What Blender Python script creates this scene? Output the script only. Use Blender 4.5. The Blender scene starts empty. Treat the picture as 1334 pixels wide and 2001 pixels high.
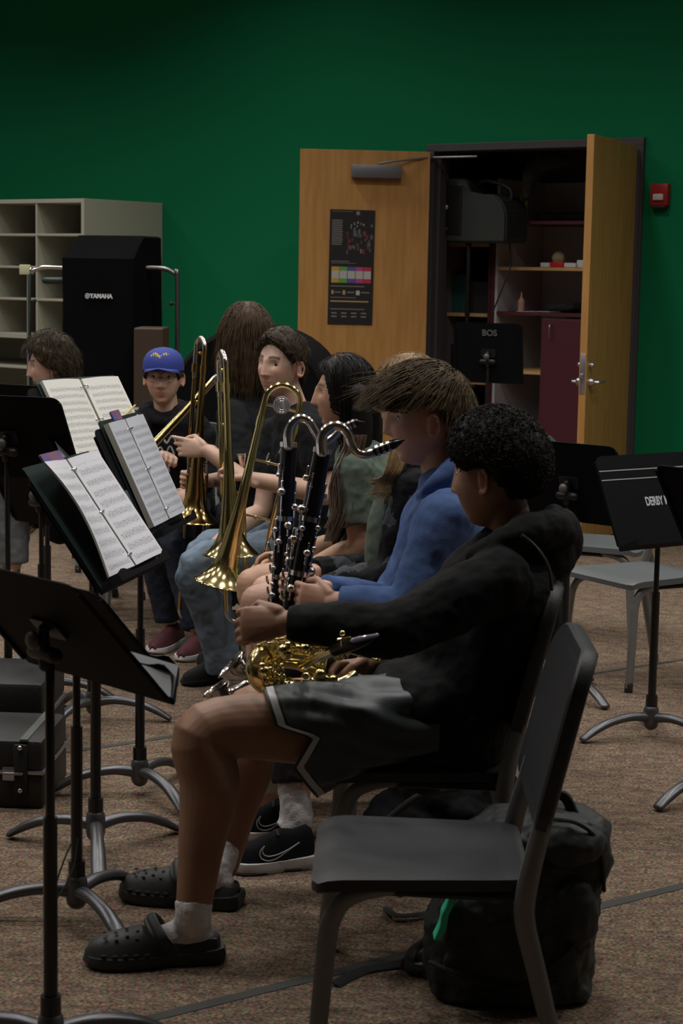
import bpy, bmesh, math, random
from mathutils import Vector as V, Matrix, noise
random.seed(7)
PI = math.pi
S = bpy.context.scene
COL = S.collection
# ------------------------------------------------------------------ camera
FPX = 3600.0
CAMZ = 1.6
PITCH = math.atan((1000.5-538)/FPX)
ROLL = math.radians(1.0)
_f = V((0, math.cos(PITCH), -math.sin(PITCH)))
_r0 = V((1, 0, 0)); _u0 = V((0, math.sin(PITCH), math.cos(PITCH)))
_r = _r0*math.cos(ROLL)+_u0*math.sin(ROLL)
_u = _u0*math.cos(ROLL)-_r0*math.sin(ROLL)
cd = bpy.data.cameras.new('camera'); cam = bpy.data.objects.new('camera', cd); COL.objects.link(cam)
cd.sensor_fit = 'VERTICAL'; cd.sensor_height = 36.0; cd.lens = FPX*36.0/2001.0
cd.clip_start = 0.1; cd.clip_end = 60
cam.matrix_world = Matrix(((_r.x, _u.x, -_f.x, 0), (_r.y, _u.y, -_f.y, 0), (_r.z, _u.z, -_f.z, CAMZ), (0, 0, 0, 1)))
cd.dof.use_dof = True; cd.dof.focus_distance = 6.2; cd.dof.aperture_fstop = 9.0
S.camera = cam
S.view_settings.view_transform = 'Standard'; S.view_settings.look = 'None'
S.view_settings.gamma = 1.0; S.view_settings.use_curve_mapping = False
S.view_settings.exposure = 0.0
# ------------------------------------------------------------------ world + lamps
w = bpy.data.worlds.new('world'); S.world = w; w.use_nodes = True
w.node_tree.nodes['Background'].inputs[0].default_value = (0.5, 0.55, 0.6, 1)
w.node_tree.nodes['Background'].inputs[1].default_value = 0.02
LAMP_W = 16.5
LAMP_Z = 4.35
LAMPS = [(x, y) for x in (-4.6, -2.9, -1.2, 0.5, 2.2, 3.9) for y in (4.6, 6.4, 8.2, 10.0, 11.8, 13.6)]
def behind_wall(x, y): return (x-0.59)*0.6+(y-12.7)*0.8 > -1.6
ld = bpy.data.lights.new('ceiling_lamp', 'AREA'); ld.shape = 'DISK'; ld.size = 0.34; ld.energy = LAMP_W
ld.color = (1.0, 0.97, 0.92); ld.spread = math.radians(140)
for (x, y) in LAMPS:
    if behind_wall(x, y): continue
    lo = bpy.data.objects.new('ceiling_lamp', ld); COL.objects.link(lo); lo.location = (x, y, LAMP_Z-0.03)

def raydir(px, py):
    return _r*((px-667)/FPX)+_u*((1000.5-py)/FPX)+_f
def P(px, py, Y):
    d = raydir(px, py); t = Y/d.y
    return V((d.x*t, Y, CAMZ+d.z*t))
def G(px, py, z=0.0):
    d = raydir(px, py); t = (z-CAMZ)/d.z
    return V((d.x*t, d.y*t, z))
def raypl(px, py, o, n):
    d = raydir(px, py); c = V((0, 0, CAMZ)); t = (o-c).dot(n)/d.dot(n)
    return c+d*t
# ------------------------------------------------------------------ materials
_m = {}
def lin(c): return tuple((x/12.92 if x <= 0.04045 else ((x+0.055)/1.055)**2.4) for x in c)
def mat(name, col, rough=0.6, metal=0.0, bump=0.0, bscale=60, var=0.0, vscale=8, spec=0.5, stretch=None, sss=0, tint=False, coat=0, sheen=0, col2=None):
    if name in _m: return _m[name]
    m = bpy.data.materials.new(name); m.use_nodes = True
    nt = m.node_tree; b = nt.nodes['Principled BSDF']
    b.inputs['Base Color'].default_value = (*col, 1); b.inputs['Roughness'].default_value = rough
    b.inputs['Metallic'].default_value = metal; b.inputs['Specular IOR Level'].default_value = spec
    if coat: b.inputs['Coat Weight'].default_value = coat; b.inputs['Coat Roughness'].default_value = 0.1
    if sheen: b.inputs['Sheen Weight'].default_value = sheen; b.inputs['Sheen Roughness'].default_value = 0.5
    tc = nt.nodes.new('ShaderNodeTexCoord'); mp = nt.nodes.new('ShaderNodeMapping')
    nt.links.new(tc.outputs['Object'], mp.inputs[0])
    if stretch: mp.inputs['Scale'].default_value = stretch
    csock = None
    if var or col2:
        n = nt.nodes.new('ShaderNodeTexNoise'); n.inputs['Scale'].default_value = vscale; n.inputs['Detail'].default_value = 4
        nt.links.new(mp.outputs[0], n.inputs['Vector'])
        r = nt.nodes.new('ShaderNodeValToRGB')
        c2 = col2 if col2 else tuple(min(1, c*(1+var)) for c in col)
        c1 = col if col2 else tuple(c*(1-var) for c in col)
        r.color_ramp.elements[0].color = (*c1, 1); r.color_ramp.elements[1].color = (*c2, 1)
        r.color_ramp.elements[0].position = 0.35; r.color_ramp.elements[1].position = 0.65
        nt.links.new(n.outputs['Fac'], r.inputs[0]); csock = r.outputs[0]
    if tint:
        a = nt.nodes.new('ShaderNodeAttribute'); a.attribute_name = 'tint'
        mx = nt.nodes.new('ShaderNodeMix'); mx.data_type = 'RGBA'; mx.blend_type = 'MULTIPLY'; mx.inputs[0].default_value = 1
        if csock: nt.links.new(csock, mx.inputs[6])
        else: mx.inputs[6].default_value = (*col, 1)
        nt.links.new(a.outputs['Color'], mx.inputs[7]); csock = mx.outputs[2]
    if csock: nt.links.new(csock, b.inputs['Base Color'])
    if sss:
        b.inputs['Subsurface Weight'].default_value = sss; b.inputs['Subsurface Radius'].default_value = (0.02, 0.008, 0.004)
        b.inputs['Subsurface Scale'].default_value = 0.3
    if bump:
        n2 = nt.nodes.new('ShaderNodeTexNoise'); n2.inputs['Scale'].default_value = bscale; n2.inputs['Detail'].default_value = 5
        nt.links.new(mp.outputs[0], n2.inputs['Vector'])
        bp = nt.nodes.new('ShaderNodeBump'); bp.inputs['Strength'].default_value = bump; bp.inputs['Distance'].default_value = 0.004
        nt.links.new(n2.outputs['Fac'], bp.inputs['Height']); nt.links.new(bp.outputs[0], b.inputs['Normal'])
    _m[name] = m; return m
M_wall = mat('green_paint', (0.004, 0.160, 0.062), 0.8, bump=0.1, bscale=120, spec=0.15)
M_ceil = mat('ceiling_tile', (0.62, 0.61, 0.58), 0.9)
M_side = mat('side_wall_paint', (0.30, 0.31, 0.30), 0.8)
M_black = mat('black_metal', (0.010, 0.010, 0.011), 0.42, spec=0.4)
M_desk = mat('black_desk_paint', (0.005, 0.005, 0.0065), 0.65, bump=0.1, bscale=300, spec=0.08)
M_pole = mat('black_pole', (0.008, 0.008, 0.009), 0.3)
M_grayleg = mat('worn_grey_metal', (0.11, 0.11, 0.12), 0.36, 0.7, bump=0.1, bscale=40)
M_rubber = mat('black_rubber', (0.012, 0.012, 0.012), 0.8)
M_chrome = mat('chrome', (0.62, 0.60, 0.62), 0.16, 1.0)
M_silver = mat('silver_plate', (0.62, 0.57, 0.54), 0.17, 1.0)
M_brass = mat('lacquered_brass', (0.68, 0.56, 0.26), 0.14, 1.0)
M_brass2 = mat('darker_brass', (0.50, 0.33, 0.12), 0.16, 1.0)
M_alum = mat('aluminium_trim', (0.40, 0.40, 0.43), 0.35, 1.0)
M_plastic = mat('charcoal_chair_plastic', (0.025, 0.026, 0.030), 0.45, bump=0.25, bscale=350, spec=.35)
M_plastic2 = mat('grey_chair_plastic', (0.10, 0.11, 0.115), 0.45, bump=0.2, bscale=300)
M_cleg = mat('chair_leg_grey', (0.20, 0.20, 0.205), 0.45, 0.2)
M_paper = None
M_binder = mat('dark_green_binder', (0.010, 0.022, 0.020), 0.4)
M_folder = mat('grey_folder_plastic', (0.12, 0.13, 0.15), 0.3)
M_blackwood = mat('grenadilla', (0.006, 0.005, 0.005), 0.24, spec=.35)
M_eye = mat('eye_white', (0.62, 0.60, 0.57), 0.25); M_iris = mat('iris', (0.03, 0.018, 0.01), 0.15)
M_white = mat('white_print', (0.60, 0.60, 0.62), 0.6)
M_sock = mat('white_sock', (0.62, 0.59, 0.60), 0.9, bump=0.5, bscale=250)
def skin(n, c): return mat('skin_'+n, c, 0.5, var=0.10, vscale=14, sss=0.12, tint=True, bump=0.06, bscale=200)
# wood
def wood(name, c1, c2, sc):
    return mat(name, c1, 0.45, col2=c2, vscale=5, stretch=sc, bump=0.05, bscale=30)
M_door = wood('oak_veneer', (0.42, 0.205, 0.058), (0.50, 0.26, 0.080), (6, 6, 0.6))
M_door_dark = M_door
M_shelfwood = mat('pine_shelf_edge', (0.55, 0.34, 0.14), 0.5, var=0.1)
# ------------------------------------------------------------------ object helpers
INV = {}
def setp(o, label=None, cat=None, group=None, kind=None):
    if label: o['label'] = label
    if cat: o['category'] = cat
    if group: o['group'] = group
    if kind: o['kind'] = kind
    return o
def mkmesh(bm, name, m, smooth=True):
    if isinstance(bm, bpy.types.Mesh): me = bm
    else:
        bmesh.ops.recalc_face_normals(bm, faces=bm.faces[:])
        me = bpy.data.meshes.new(name); bm.to_mesh(me); bm.free()
    me.name = name
    if m is not None:
        ms = m if isinstance(m, (list, tuple)) else [m]
        for x in ms: me.materials.append(x)
    me.polygons.foreach_set('use_smooth', [smooth]*len(me.polygons))
    if smooth:
        try: me.set_sharp_from_angle(angle=math.radians(42))
        except Exception: pass
    return me
def thing(name, label, cat, loc=(0, 0, 0), rotz=0.0, group=None):
    o = bpy.data.objects.new(name, None); COL.objects.link(o); o.empty_display_size = 0.1
    o.location = loc; o.rotation_euler = (0, 0, rotz)
    setp(o, label, cat, group)
    INV[o.name] = (Matrix.Translation(V(loc)) @ Matrix.Rotation(rotz, 4, 'Z')).inverted()
    return o
def part(name, bm, m, parent, world=True, smooth=True, label=None):
    """child mesh; world=True: geometry given in world coordinates"""
    me = mkmesh(bm, name, m, smooth)
    o = bpy.data.objects.new(name, me); COL.objects.link(o)
    inv = INV.get(parent.name, Matrix())
    if world: me.transform(inv)
    o.parent = parent
    INV[o.name] = inv
    if label: o['label'] = label
    return o
def top(name, bm, m, label, cat, group=None, smooth=True, base=None, kind=None):
    me = mkmesh(bm, name, m, smooth)
    if base is None:
        n = max(1, len(me.vertices)); c = V((0, 0, 0)); mz = 1e9
        for v in me.vertices: c += v.co; mz = min(mz, v.co.z)
        c /= n; base = V((c.x, c.y, mz))
    me.transform(Matrix.Translation(-V(base)))
    o = bpy.data.objects.new(name, me); COL.objects.link(o); o.location = base
    INV[o.name] = Matrix.Translation(V(base)).inverted()
    setp(o, label, cat, group, kind); return o
def struct(name, bm, m, parent=None, smooth=False):
    me = mkmesh(bm, name, m, smooth); o = bpy.data.objects.new(name, me); COL.objects.link(o)
    if parent: o.parent = parent
    else: o['kind'] = 'structure'
    return o
def copytree(o, parent=None):
    c = o.copy(); COL.objects.link(c)
    if parent: c.parent = parent
    for ch in list(o.children): copytree(ch, c)
    return c
# ------------------------------------------------------------------ shape helpers
def nb(): return bmesh.new()
def frame(t, lat=None):
    t = t.normalized()
    if lat is None:
        lat = V((0, 0, 1)) if abs(t.z) < 0.9 else V((1, 0, 0))
        lat = lat.cross(t)
    a = (lat-t*lat.dot(t))
    if a.length < 1e-5: a = t.orthogonal()
    a.normalize(); return a, t.cross(a)
def skin_rings(bm, rings, close=True, caps=(True, True), mi=0):
    vs = [[bm.verts.new(p) for p in r] for r in rings]
    n = len(rings[0])
    for i in range(len(vs)-1):
        for j in range(n if close else n-1):
            k = (j+1) % n
            f = bm.faces.new((vs[i][j], vs[i][k], vs[i+1][k], vs[i+1][j])); f.material_index = mi
    if close:
        if caps[0]: bm.faces.new(vs[0][::-1]).material_index = mi
        if caps[1]: bm.faces.new(vs[-1]).material_index = mi
    return vs
def tube(bm, pts, rad, n=10, lat=None, cap='round', mi=0):
    pts = [V(p) for p in pts]; m = len(pts)
    if not isinstance(rad, (list, tuple)) or (isinstance(rad, tuple) and len(rad) == 2 and m != 2): rad = [rad]*m
    rad = [(r, r) if not isinstance(r, (tuple, list)) else r for r in rad]
    tans = []
    for i in range(m):
        t = pts[min(i+1, m-1)]-pts[max(i-1, 0)]
        if t.length < 1e-7: t = V((0, 0, 1))
        tans.append(t.normalized())
    rings = []; a = None
    for i in range(m):
        if lat is not None: a, b = frame(tans[i], lat)
        else:
            a, b = frame(tans[i], a) if a is not None else frame(tans[i])
        fr = (a, b)
        def ring(c, ra, rb):
            return [c+fr[0]*(ra*math.cos(2*PI*k/n))+fr[1]*(rb*math.sin(2*PI*k/n)) for k in range(n)]
        ra, rb = rad[i]
        if i == 0 and cap == 'round':
            for an in (80, 50, 25):
                s, c = math.sin(math.radians(an)), math.cos(math.radians(an))
                rings.append(ring(pts[0]-tans[0]*(min(ra, rb)*s), ra*c, rb*c))
        rings.append(ring(pts[i], ra, rb))
        if i == m-1 and cap == 'round':
            for an in (25, 50, 80):
                s, c = math.sin(math.radians(an)), math.cos(math.radians(an))
                rings.append(ring(pts[-1]+tans[-1]*(min(ra, rb)*s), ra*c, rb*c))
    cc = cap is not None
    return skin_rings(bm, rings, True, (cc, cc), mi)
def cr(pts, k=6):
    """catmull-rom densify; points may be tuples of any length (radius appended)"""
    pts = [tuple(p) for p in pts]; out = []
    n = len(pts)
    for i in range(n-1):
        p0, p1, p2, p3 = pts[max(i-1, 0)], pts[i], pts[i+1], pts[min(i+2, n-1)]
        for s in range(k):
            t = s/k
            out.append(tuple(0.5*((2*b)+(-a+c)*t+(2*a-5*b+4*c-d)*t*t+(-a+3*b-3*c+d)*t**3) for a, b, c, d in zip(p0, p1, p2, p3)))
    out.append(pts[-1]); return out
def ctube(bm, pr, k=6, n=10, lat=None, cap='round', mi=0):
    """pr: list of (Vector, r) or (Vector, ra, rb)"""
    q = cr([tuple(p[0])+tuple(p[1:]) for p in pr], k)
    pts = [V(x[:3]) for x in q]
    rad = [(max(1e-4, x[3]), max(1e-4, x[4] if len(x) > 4 else x[3])) for x in q]
    return tube(bm, pts, rad, n, lat, cap, mi)
def box(bm, lo, hi, M=None, bev=0.0, mi=0):
    M = M or Matrix()
    co = [(x, y, z) for x in (lo[0], hi[0]) for y in (lo[1], hi[1]) for z in (lo[2], hi[2])]
    vs = [bm.verts.new(M @ V(c)) for c in co]
    fs = [(0, 1, 3, 2), (4, 6, 7, 5), (0, 4, 5, 1), (2, 3, 7, 6), (0, 2, 6, 4), (1, 5, 7, 3)]
    faces = [bm.faces.new([vs[i] for i in f]) for f in fs]
    for f in faces: f.material_index = mi
    if bev > 0:
        es = set(e for f in faces for e in f.edges)
        bmesh.ops.bevel(bm, geom=list(es), offset=bev, segments=2, affect='EDGES', profile=0.5)
def ball(bm, c, r, seg=14, M=None, mi=0):
    rr = (r, r, r) if not isinstance(r, (tuple, list)) else r
    mm = Matrix.Translation(V(c)) @ (M or Matrix()) @ Matrix.Diagonal((*rr, 1))
    n0 = len(bm.faces)
    g = bmesh.ops.create_uvsphere(bm, u_segments=seg, v_segments=max(6, seg*2//3), radius=1, matrix=mm)
    if mi:
        for v in g['verts']:
            for f in v.link_faces: f.material_index = mi
def prism(bm, outline, o, ux, uy, depth, mi=0):
    """outline 2D pts in (ux,uy) plane at o, extruded by vector depth"""
    a = [bm.verts.new(o+ux*x+uy*y) for x, y in outline]
    b = [bm.verts.new(o+ux*x+uy*y+depth) for x, y in outline]
    n = len(a)
    bm.faces.new(a).material_index = mi; bm.faces.new(b[::-1]).material_index = mi
    for i in range(n):
        bm.faces.new((a[i], b[i], b[(i+1) % n], a[(i+1) % n])).material_index = mi
def rrect(w, h, r, seg=4, tl=None, bl=None):
    """rounded rect outline centred, tl: top radius, bl: bottom radius"""
    rt = r if tl is None else tl; rb = r if bl is None else bl
    out = []
    for cx, cy, rr, a0 in ((w/2-rt, h/2-rt, rt, 0), (-w/2+rt, h/2-rt, rt, 90), (-w/2+rb, -h/2+rb, rb, 180), (w/2-rb, -h/2+rb, rb, 270)):
        for k in range(seg+1):
            a = math.radians(a0+90*k/seg); out.append((cx+rr*math.cos(a), cy+rr*math.sin(a)))
    return out
def remesh(bm, voxel=0.005, sm=4, disp=()):
    bmesh.ops.recalc_face_normals(bm, faces=bm.faces[:])
    me = bpy.data.meshes.new('tmp'); bm.to_mesh(me); bm.free()
    o = bpy.data.objects.new('tmp', me); COL.objects.link(o)
    r = o.modifiers.new('r', 'REMESH'); r.mode = 'VOXEL'; r.voxel_size = voxel; r.adaptivity = 0
    s = o.modifiers.new('s', 'SMOOTH'); s.factor = 0.6; s.iterations = sm
    tx = []
    for st, sz, ty in disp:
        t = bpy.data.textures.new('t', ty); t.noise_scale = sz
        if ty == 'CLOUDS': t.noise_depth = 2
        d = o.modifiers.new('d', 'DISPLACE'); d.texture = t; d.strength = st; d.mid_level = 0.5; d.texture_coords = 'GLOBAL'; tx.append(t)
    if disp:
        s = o.modifiers.new('s2', 'SMOOTH'); s.factor = 0.5; s.iterations = 1
    dg = bpy.context.evaluated_depsgraph_get(); ev = o.evaluated_get(dg)
    out = bpy.data.meshes.new_from_object(ev, depsgraph=dg)
    bpy.data.objects.remove(o); bpy.data.meshes.remove(me)
    for t in tx: bpy.data.textures.remove(t)
    out.materials.clear()
    return out
def textmesh(txt, size, o, ux, uy, thick=0.001, bold=0.0, align='CENTER', sx=1.0):
    cu = bpy.data.curves.new('txt', 'FONT'); cu.body = txt; cu.size = size; cu.extrude = thick; cu.offset = bold
    cu.align_x = align; cu.align_y = 'CENTER'
    ob = bpy.data.objects.new('txt', cu); COL.objects.link(ob)
    dg = bpy.context.evaluated_depsgraph_get()
    me = bpy.data.meshes.new_from_object(ob.evaluated_get(dg), depsgraph=dg)
    bpy.data.objects.remove(ob); bpy.data.curves.remove(cu)
    me.transform(Matrix.Diagonal((sx, 1, 1, 1)))
    ux = ux.normalized(); uy = uy.normalized(); n = ux.cross(uy)
    me.transform(Matrix(((ux.x, uy.x, n.x, o.x), (ux.y, uy.y, n.y, o.y), (ux.z, uy.z, n.z, o.z), (0, 0, 0, 1))))
    return me
# ------------------------------------------------------------------ room
WO = V((0.59, 12.7, 0)); WU = V((0.8, -0.6, 0)); WI = V((0.6, 0.8, 0)); UZ = V((0, 0, 1))
OPH = 2.44
def W(u, v, z): return WO+WU*u+WI*v+UZ*z
def wbox(bm, u0, u1, v0, v1, z0, z1, bev=0, mi=0):
    M = Matrix(((WU.x, WI.x, 0, WO.x), (WU.y, WI.y, 0, WO.y), (0, 0, 1, 0), (0, 0, 0, 1)))
    box(bm, (u0, v0, z0), (u1, v1, z1), M, bev, mi)
def wp(px, py, v=0.0):
    p = raypl(px, py, WO+WI*v, WI)-WO
    return p.dot(WU), p.z
OPW = wp(1252, 420, -.03)[0]-.05
CEIL = 4.4
# carpet material
mc = bpy.data.materials.new('speckled_carpet'); mc.use_nodes = True
nt = mc.node_tree; b = nt.nodes['Principled BSDF']; b.inputs['Roughness'].default_value = 0.95; b.inputs['Specular IOR Level'].default_value = 0.1
tc = nt.nodes.new('ShaderNodeTexCoord'); mp = nt.nodes.new('ShaderNodeMapping'); nt.links.new(tc.outputs['Object'], mp.inputs[0])
mp.inputs['Scale'].default_value = (1, 2.2, 1)
mp.inputs['Rotation'].default_value = (0, 0, 0.12)
def cn(scale, det, c0, c1, p0, p1):
    n = nt.nodes.new('ShaderNodeTexNoise'); n.inputs['Scale'].default_value = scale; n.inputs['Detail'].default_value = det
    nt.links.new(mp.outputs[0], n.inputs['Vector'])
    r = nt.nodes.new('ShaderNodeValToRGB'); r.color_ramp.elements[0].position = p0; r.color_ramp.elements[1].position = p1
    r.color_ramp.elements[0].color = (*c0, 1); r.color_ramp.elements[1].color = (*c1, 1)
    nt.links.new(n.outputs['Fac'], r.inputs[0]); return r.outputs[0], n.outputs['Fac']
s1, f1 = cn(28, 3, (0.135, 0.110, 0.088), (0.225, 0.196, 0.158), 0.36, 0.64)
s2, f2 = cn(110, 3, (0.30, 0.29, 0.29), (1.55, 1.48, 1.40), 0.38, 0.62)
s3, f3 = cn(75, 2, (1.30, 0.82, 0.82), (0.78, 1.08, 0.98), 0.42, 0.58)
s4, f4 = cn(9, 4, (0.86, 0.80, 0.86), (1.10, 1.10, 1.02), 0.40, 0.60)
def mul(a, c):
    mx = nt.nodes.new('ShaderNodeMix'); mx.data_type = 'RGBA'; mx.blend_type = 'MULTIPLY'; mx.inputs[0].default_value = 1
    nt.links.new(a, mx.inputs[6]); nt.links.new(c, mx.inputs[7]); return mx.outputs[2]
nt.links.new(mul(mul(mul(s1, s2), s3), s4), b.inputs['Base Color'])
bp = nt.nodes.new('ShaderNodeBump'); bp.inputs['Strength'].default_value = 0.6; bp.inputs['Distance'].default_value = 0.004
nt.links.new(f2, bp.inputs['Height']); nt.links.new(bp.outputs[0], b.inputs['Normal'])
bm = nb(); box(bm, (-7, -2.5, -0.1), (6, 19, 0)); struct('floor', bm, mc)
bm = nb(); box(bm, (-7, -2.5, CEIL), (6, 19, CEIL+0.1)); struct('ceiling', bm, M_ceil)
bm = nb(); wbox(bm, -7.5, 0, 0, 0.12, 0, CEIL); wbox(bm, OPW, 6, 0, 0.12, 0, CEIL); wbox(bm, 0, OPW, 0, 0.12, OPH+0.04, CEIL)
struct('wall_back', bm, M_wall)
bm = nb(); box(bm, (-6.2, -2.5, 0), (-6.1, 17, CEIL)); struct('wall_left', bm, M_side)
bm = nb(); box(bm, (5.0, -2.5, 0), (5.1, 12, CEIL)); struct('wall_right', bm, M_side)
bm = nb(); box(bm, (-6.2, -2.5, 0), (5.1, -2.4, CEIL)); struct('wall_front', bm, M_side)
bm = nb(); wbox(bm, -7, 0, -0.012, 0, 0, 0.10); wbox(bm, OPW, 5, -0.012, 0, 0, 0.10)
struct('baseboard_back', bm, mat('rubber_base', (0.02, 0.02, 0.02), 0.6))
# lamp housings (above the frame; seen only as reflections)
for i, (x, y) in enumerate([p for p in LAMPS if not behind_wall(*p)]):
    if i == 0:
        t = thing('ceiling_light', 'round white recessed ceiling light', 'ceiling light', (x, y, CEIL), 0, 'round ceiling lights')
        bm = nb(); ps = [(0.20, 0), (0.22, -0.06), (0.19, -0.06), (0.18, -0.01)]
        skin_rings(bm, [[V((r*math.cos(a*PI/12), r*math.sin(a*PI/12), z)) for a in range(24)] for r, z in ps], caps=(False, True))
        part('housing', bm, mat('lamp_white', (0.7, 0.7, 0.7), 0.5), t, world=False); L0 = t
    else:
        c = copytree(L0); c.location = (x, y, CEIL)
# ---- closet shell
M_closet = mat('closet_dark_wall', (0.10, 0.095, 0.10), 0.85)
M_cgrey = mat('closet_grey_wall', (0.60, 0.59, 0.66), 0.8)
CD = 1.1
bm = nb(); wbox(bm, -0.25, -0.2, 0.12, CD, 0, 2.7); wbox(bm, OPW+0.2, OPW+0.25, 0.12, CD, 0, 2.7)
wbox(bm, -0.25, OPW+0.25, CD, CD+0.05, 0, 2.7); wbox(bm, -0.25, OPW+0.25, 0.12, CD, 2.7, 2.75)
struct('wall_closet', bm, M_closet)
# frame
M_frame = mat('dark_grey_door_frame', (0.055, 0.052, 0.058), 0.5)
bm = nb(); fw = 0.05
wbox(bm, -fw, 0.012, -0.03, 0.16, 0, OPH+0.012, 0.003); wbox(bm, OPW-0.012, OPW+fw, -0.03, 0.16, 0, OPH+0.012, 0.003)
wbox(bm, -fw, OPW+fw, -0.03, 0.16, OPH, OPH+fw, 0.003); wbox(bm, 0.01, 0.03, 0.03, 0.09, 0, OPH); wbox(bm, OPW-0.03, OPW-0.01, 0.03, 0.09, 0, OPH)
struct('trim_1', bm, M_frame)
# ------------------------------------------------------------------ doors
def door(name, hinge, direc, m, width=0.86):
    """returns parent slab object and frame vectors"""
    ux = V((math.cos(direc), math.sin(direc), 0)); uy = V((-ux.y, ux.x, 0))
    M = Matrix(((ux.x, uy.x, 0, hinge.x), (ux.y, uy.y, 0, hinge.y), (0, 0, 1, 0), (0, 0, 0, 1)))
    bm = nb(); box(bm, (0.0, -0.022, 0.015), (width, 0.022, OPH-0.005), None, 0.002)
    me = mkmesh(bm, name, m, False)
    o = bpy.data.objects.new(name, me); COL.objects.link(o); o.matrix_world = M; o['kind'] = 'structure'
    INV[o.name] = M.inverted()
    return o, ux, uy, M
hl = W(0.0, -0.06, 0)
fl = P(584, 500, 12.55); dl = math.atan2(fl.y-hl.y, fl.x-hl.x)
d1, ux, uy, M1 = door('door_1', hl, dl, M_door, width=(V((fl.x, fl.y, 0))-hl).length)
fy = uy if uy.y < 0 else -uy      # side facing the room/camera
def dpt(px, py):
    return raypl(px, py, hl+fy*0.023, fy)
def rect_on(bm, p0, p1, nrm, depth, bev=0.004, mi=0):
    """box between two opposite corners on a vertical plane with normal nrm"""
    h = V((p1.x-p0.x, p1.y-p0.y, 0)); L = h.length; h.normalize()
    z0, z1 = min(p0.z, p1.z), max(p0.z, p1.z)
    M = Matrix(((h.x, nrm.x, 0, p0.x), (h.y, nrm.y, 0, p0.y), (0, 0, 1, 0), (0, 0, 0, 1)))
    box(bm, (0, 0, z0), (L, depth, z1), M, bev, mi)
bm = nb(); rect_on(bm, dpt(686, 322), dpt(783, 350), fy, 0.055, 0.006)
cl = part('door_closer', bm, mat('closer_grey', (0.17, 0.17, 0.19), 0.4, 0.4), d1)
bm = nb(); a0 = dpt(740, 320)+fy*0.04; a1 = W(0.02, -0.05, 2.40); mid = W(0.55, -0.12, 2.42)
tube(bm, [a0, dpt(765, 316)+fy*0.05, a1+V((0, 0, 0))], 0.008, 8); tube(bm, [a1, W(0.35, -0.02, 2.40)], 0.008, 8)
part('closer_arm', bm, mat('closer_arm', (0.2, 0.2, 0.2), 0.4, 0.6), cl)
# poster on the left door
pq = [dpt(645, 408), dpt(733, 412), dpt(727, 636), dpt(639, 633)]
PO = (pq[0]+pq[1]+pq[2]+pq[3])/4+fy*0.003
pux = (pq[1]-pq[0]).normalized(); pux = pux if pux.x > 0 else -pux
pw = (pq[1]-pq[0]).length; ph = (pq[0]-pq[3]).length
# the poster hangs a little tilted
puy = ((pq[0]-pq[3])+(pq[1]-pq[2])).normalized(); pux = (pux-puy*pux.dot(puy)).normalized(); pn = fy
def pr(bm, x0, x1, y0, y1, lift=0.001, mi=0, M=None):
    """rect in poster units 0..1 from top-left"""
    a = PO+pux*((x0-0.5)*pw)+puy*((0.5-y0)*ph)+pn*lift; b_ = PO+pux*((x1-0.5)*pw)+puy*((0.5-y0)*ph)+pn*lift
    c = PO+pux*((x1-0.5)*pw)+puy*((0.5-y1)*ph)+pn*lift; d = PO+pux*((x0-0.5)*pw)+puy*((0.5-y1)*ph)+pn*lift
    f = bm.faces.new([bm.verts.new(v) for v in (a, b_, c, d)]); f.material_index = mi
bm = nb(); prism(bm, [(-pw/2, -ph/2), (pw/2, -ph/2), (pw/2, ph/2), (-pw/2, ph/2)], PO-pn*0.0025, pux, puy, pn*0.0025)
post = top('poster', bm, mat('poster_black', (0.012, 0.011, 0.012), 0.5), 'tall black printed poster with a row of coloured squares on the open oak door', 'poster', smooth=False)
bm = nb()
cols = [(0.55, 0.30, 0.03), (0.10, 0.35, 0.05), (0.10, 0.08, 0.32), (0.40, 0.06, 0.22), (0.45, 0.03, 0.06), (0.45, 0.44, 0.42), (0.20, 0.19, 0.18), (0.40, 0.28, 0.13), (0.16, 0.025, 0.03), (0.10, 0.10, 0.09), (0.13, 0.14, 0.16)]
pms = [mat('poster_ink_%s' % n, c, 0.5) for n, c in zip('orange green violet magenta red pale grey tan wine olive blue'.split(), cols)]
for i in range(5):
    x0 = 0.06+i*0.178
    pr(bm, x0, x0+0.172, 0.495, 0.635, mi=i); pr(bm, x0+0.006, x0+0.168, 0.53, 0.598, 0.0015, mi=5)
for k in range(14): pr(bm, 0.05, 0.29-0.03*random.random(), 0.09+k*0.016, 0.098+k*0.016, mi=6)
for (x0, y0, x1, y1, mi) in ((.05, .445, .45, .452, 6), (.05, .462, .6, .466, 6), (.05, .66, .8, .668, 6), (.05, .76, .62, .766, 6), (.05, .86, .82, .868, 6), (.05, .79, .9, .802, 7), (.07, .70, .12, .735, 7), (.32, .70, .38, .738, 7), (.62, .70, .70, .74, 5), (.14, .712, .28, .722, 6), (.42, .712, .58, .722, 6), (.73, .712, .92, .722, 6)):
    pr(bm, x0, x1, y0, y1, mi=mi)
for j in range(2):
    for i in range(4): pr(bm, .08+.22*i, .20+.22*i, .893+.03*j, .905+.03*j, mi=6)
random.seed(3)
for k in range(40):   # loose dark group picture made of small strokes
    x = 0.36+0.55*random.random(); y = 0.10+0.26*random.random()
    pr(bm, x, x+0.02+0.04*random.random(), y, y+0.012+0.03*random.random(), 0.0008+0.0004*random.random(), mi=random.choice([8, 8, 9, 10, 9, 6 if k % 5 == 0 else 9]))
for k in range(8):
    x = .45+.07*(k % 5)+.02*random.random(); y = .10+.03*random.random()+.03*(k//5); pr(bm, x, x+.03, y, y+.018, .0013, mi=random.choice([6, 10, 7]))
pr(bm, 0.05, 0.5, 0.012, 0.02, mi=9); pr(bm, 0.58, 0.66, 0.012, 0.045, mi=6)
part('print', bm, pms, post, smooth=False)
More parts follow.
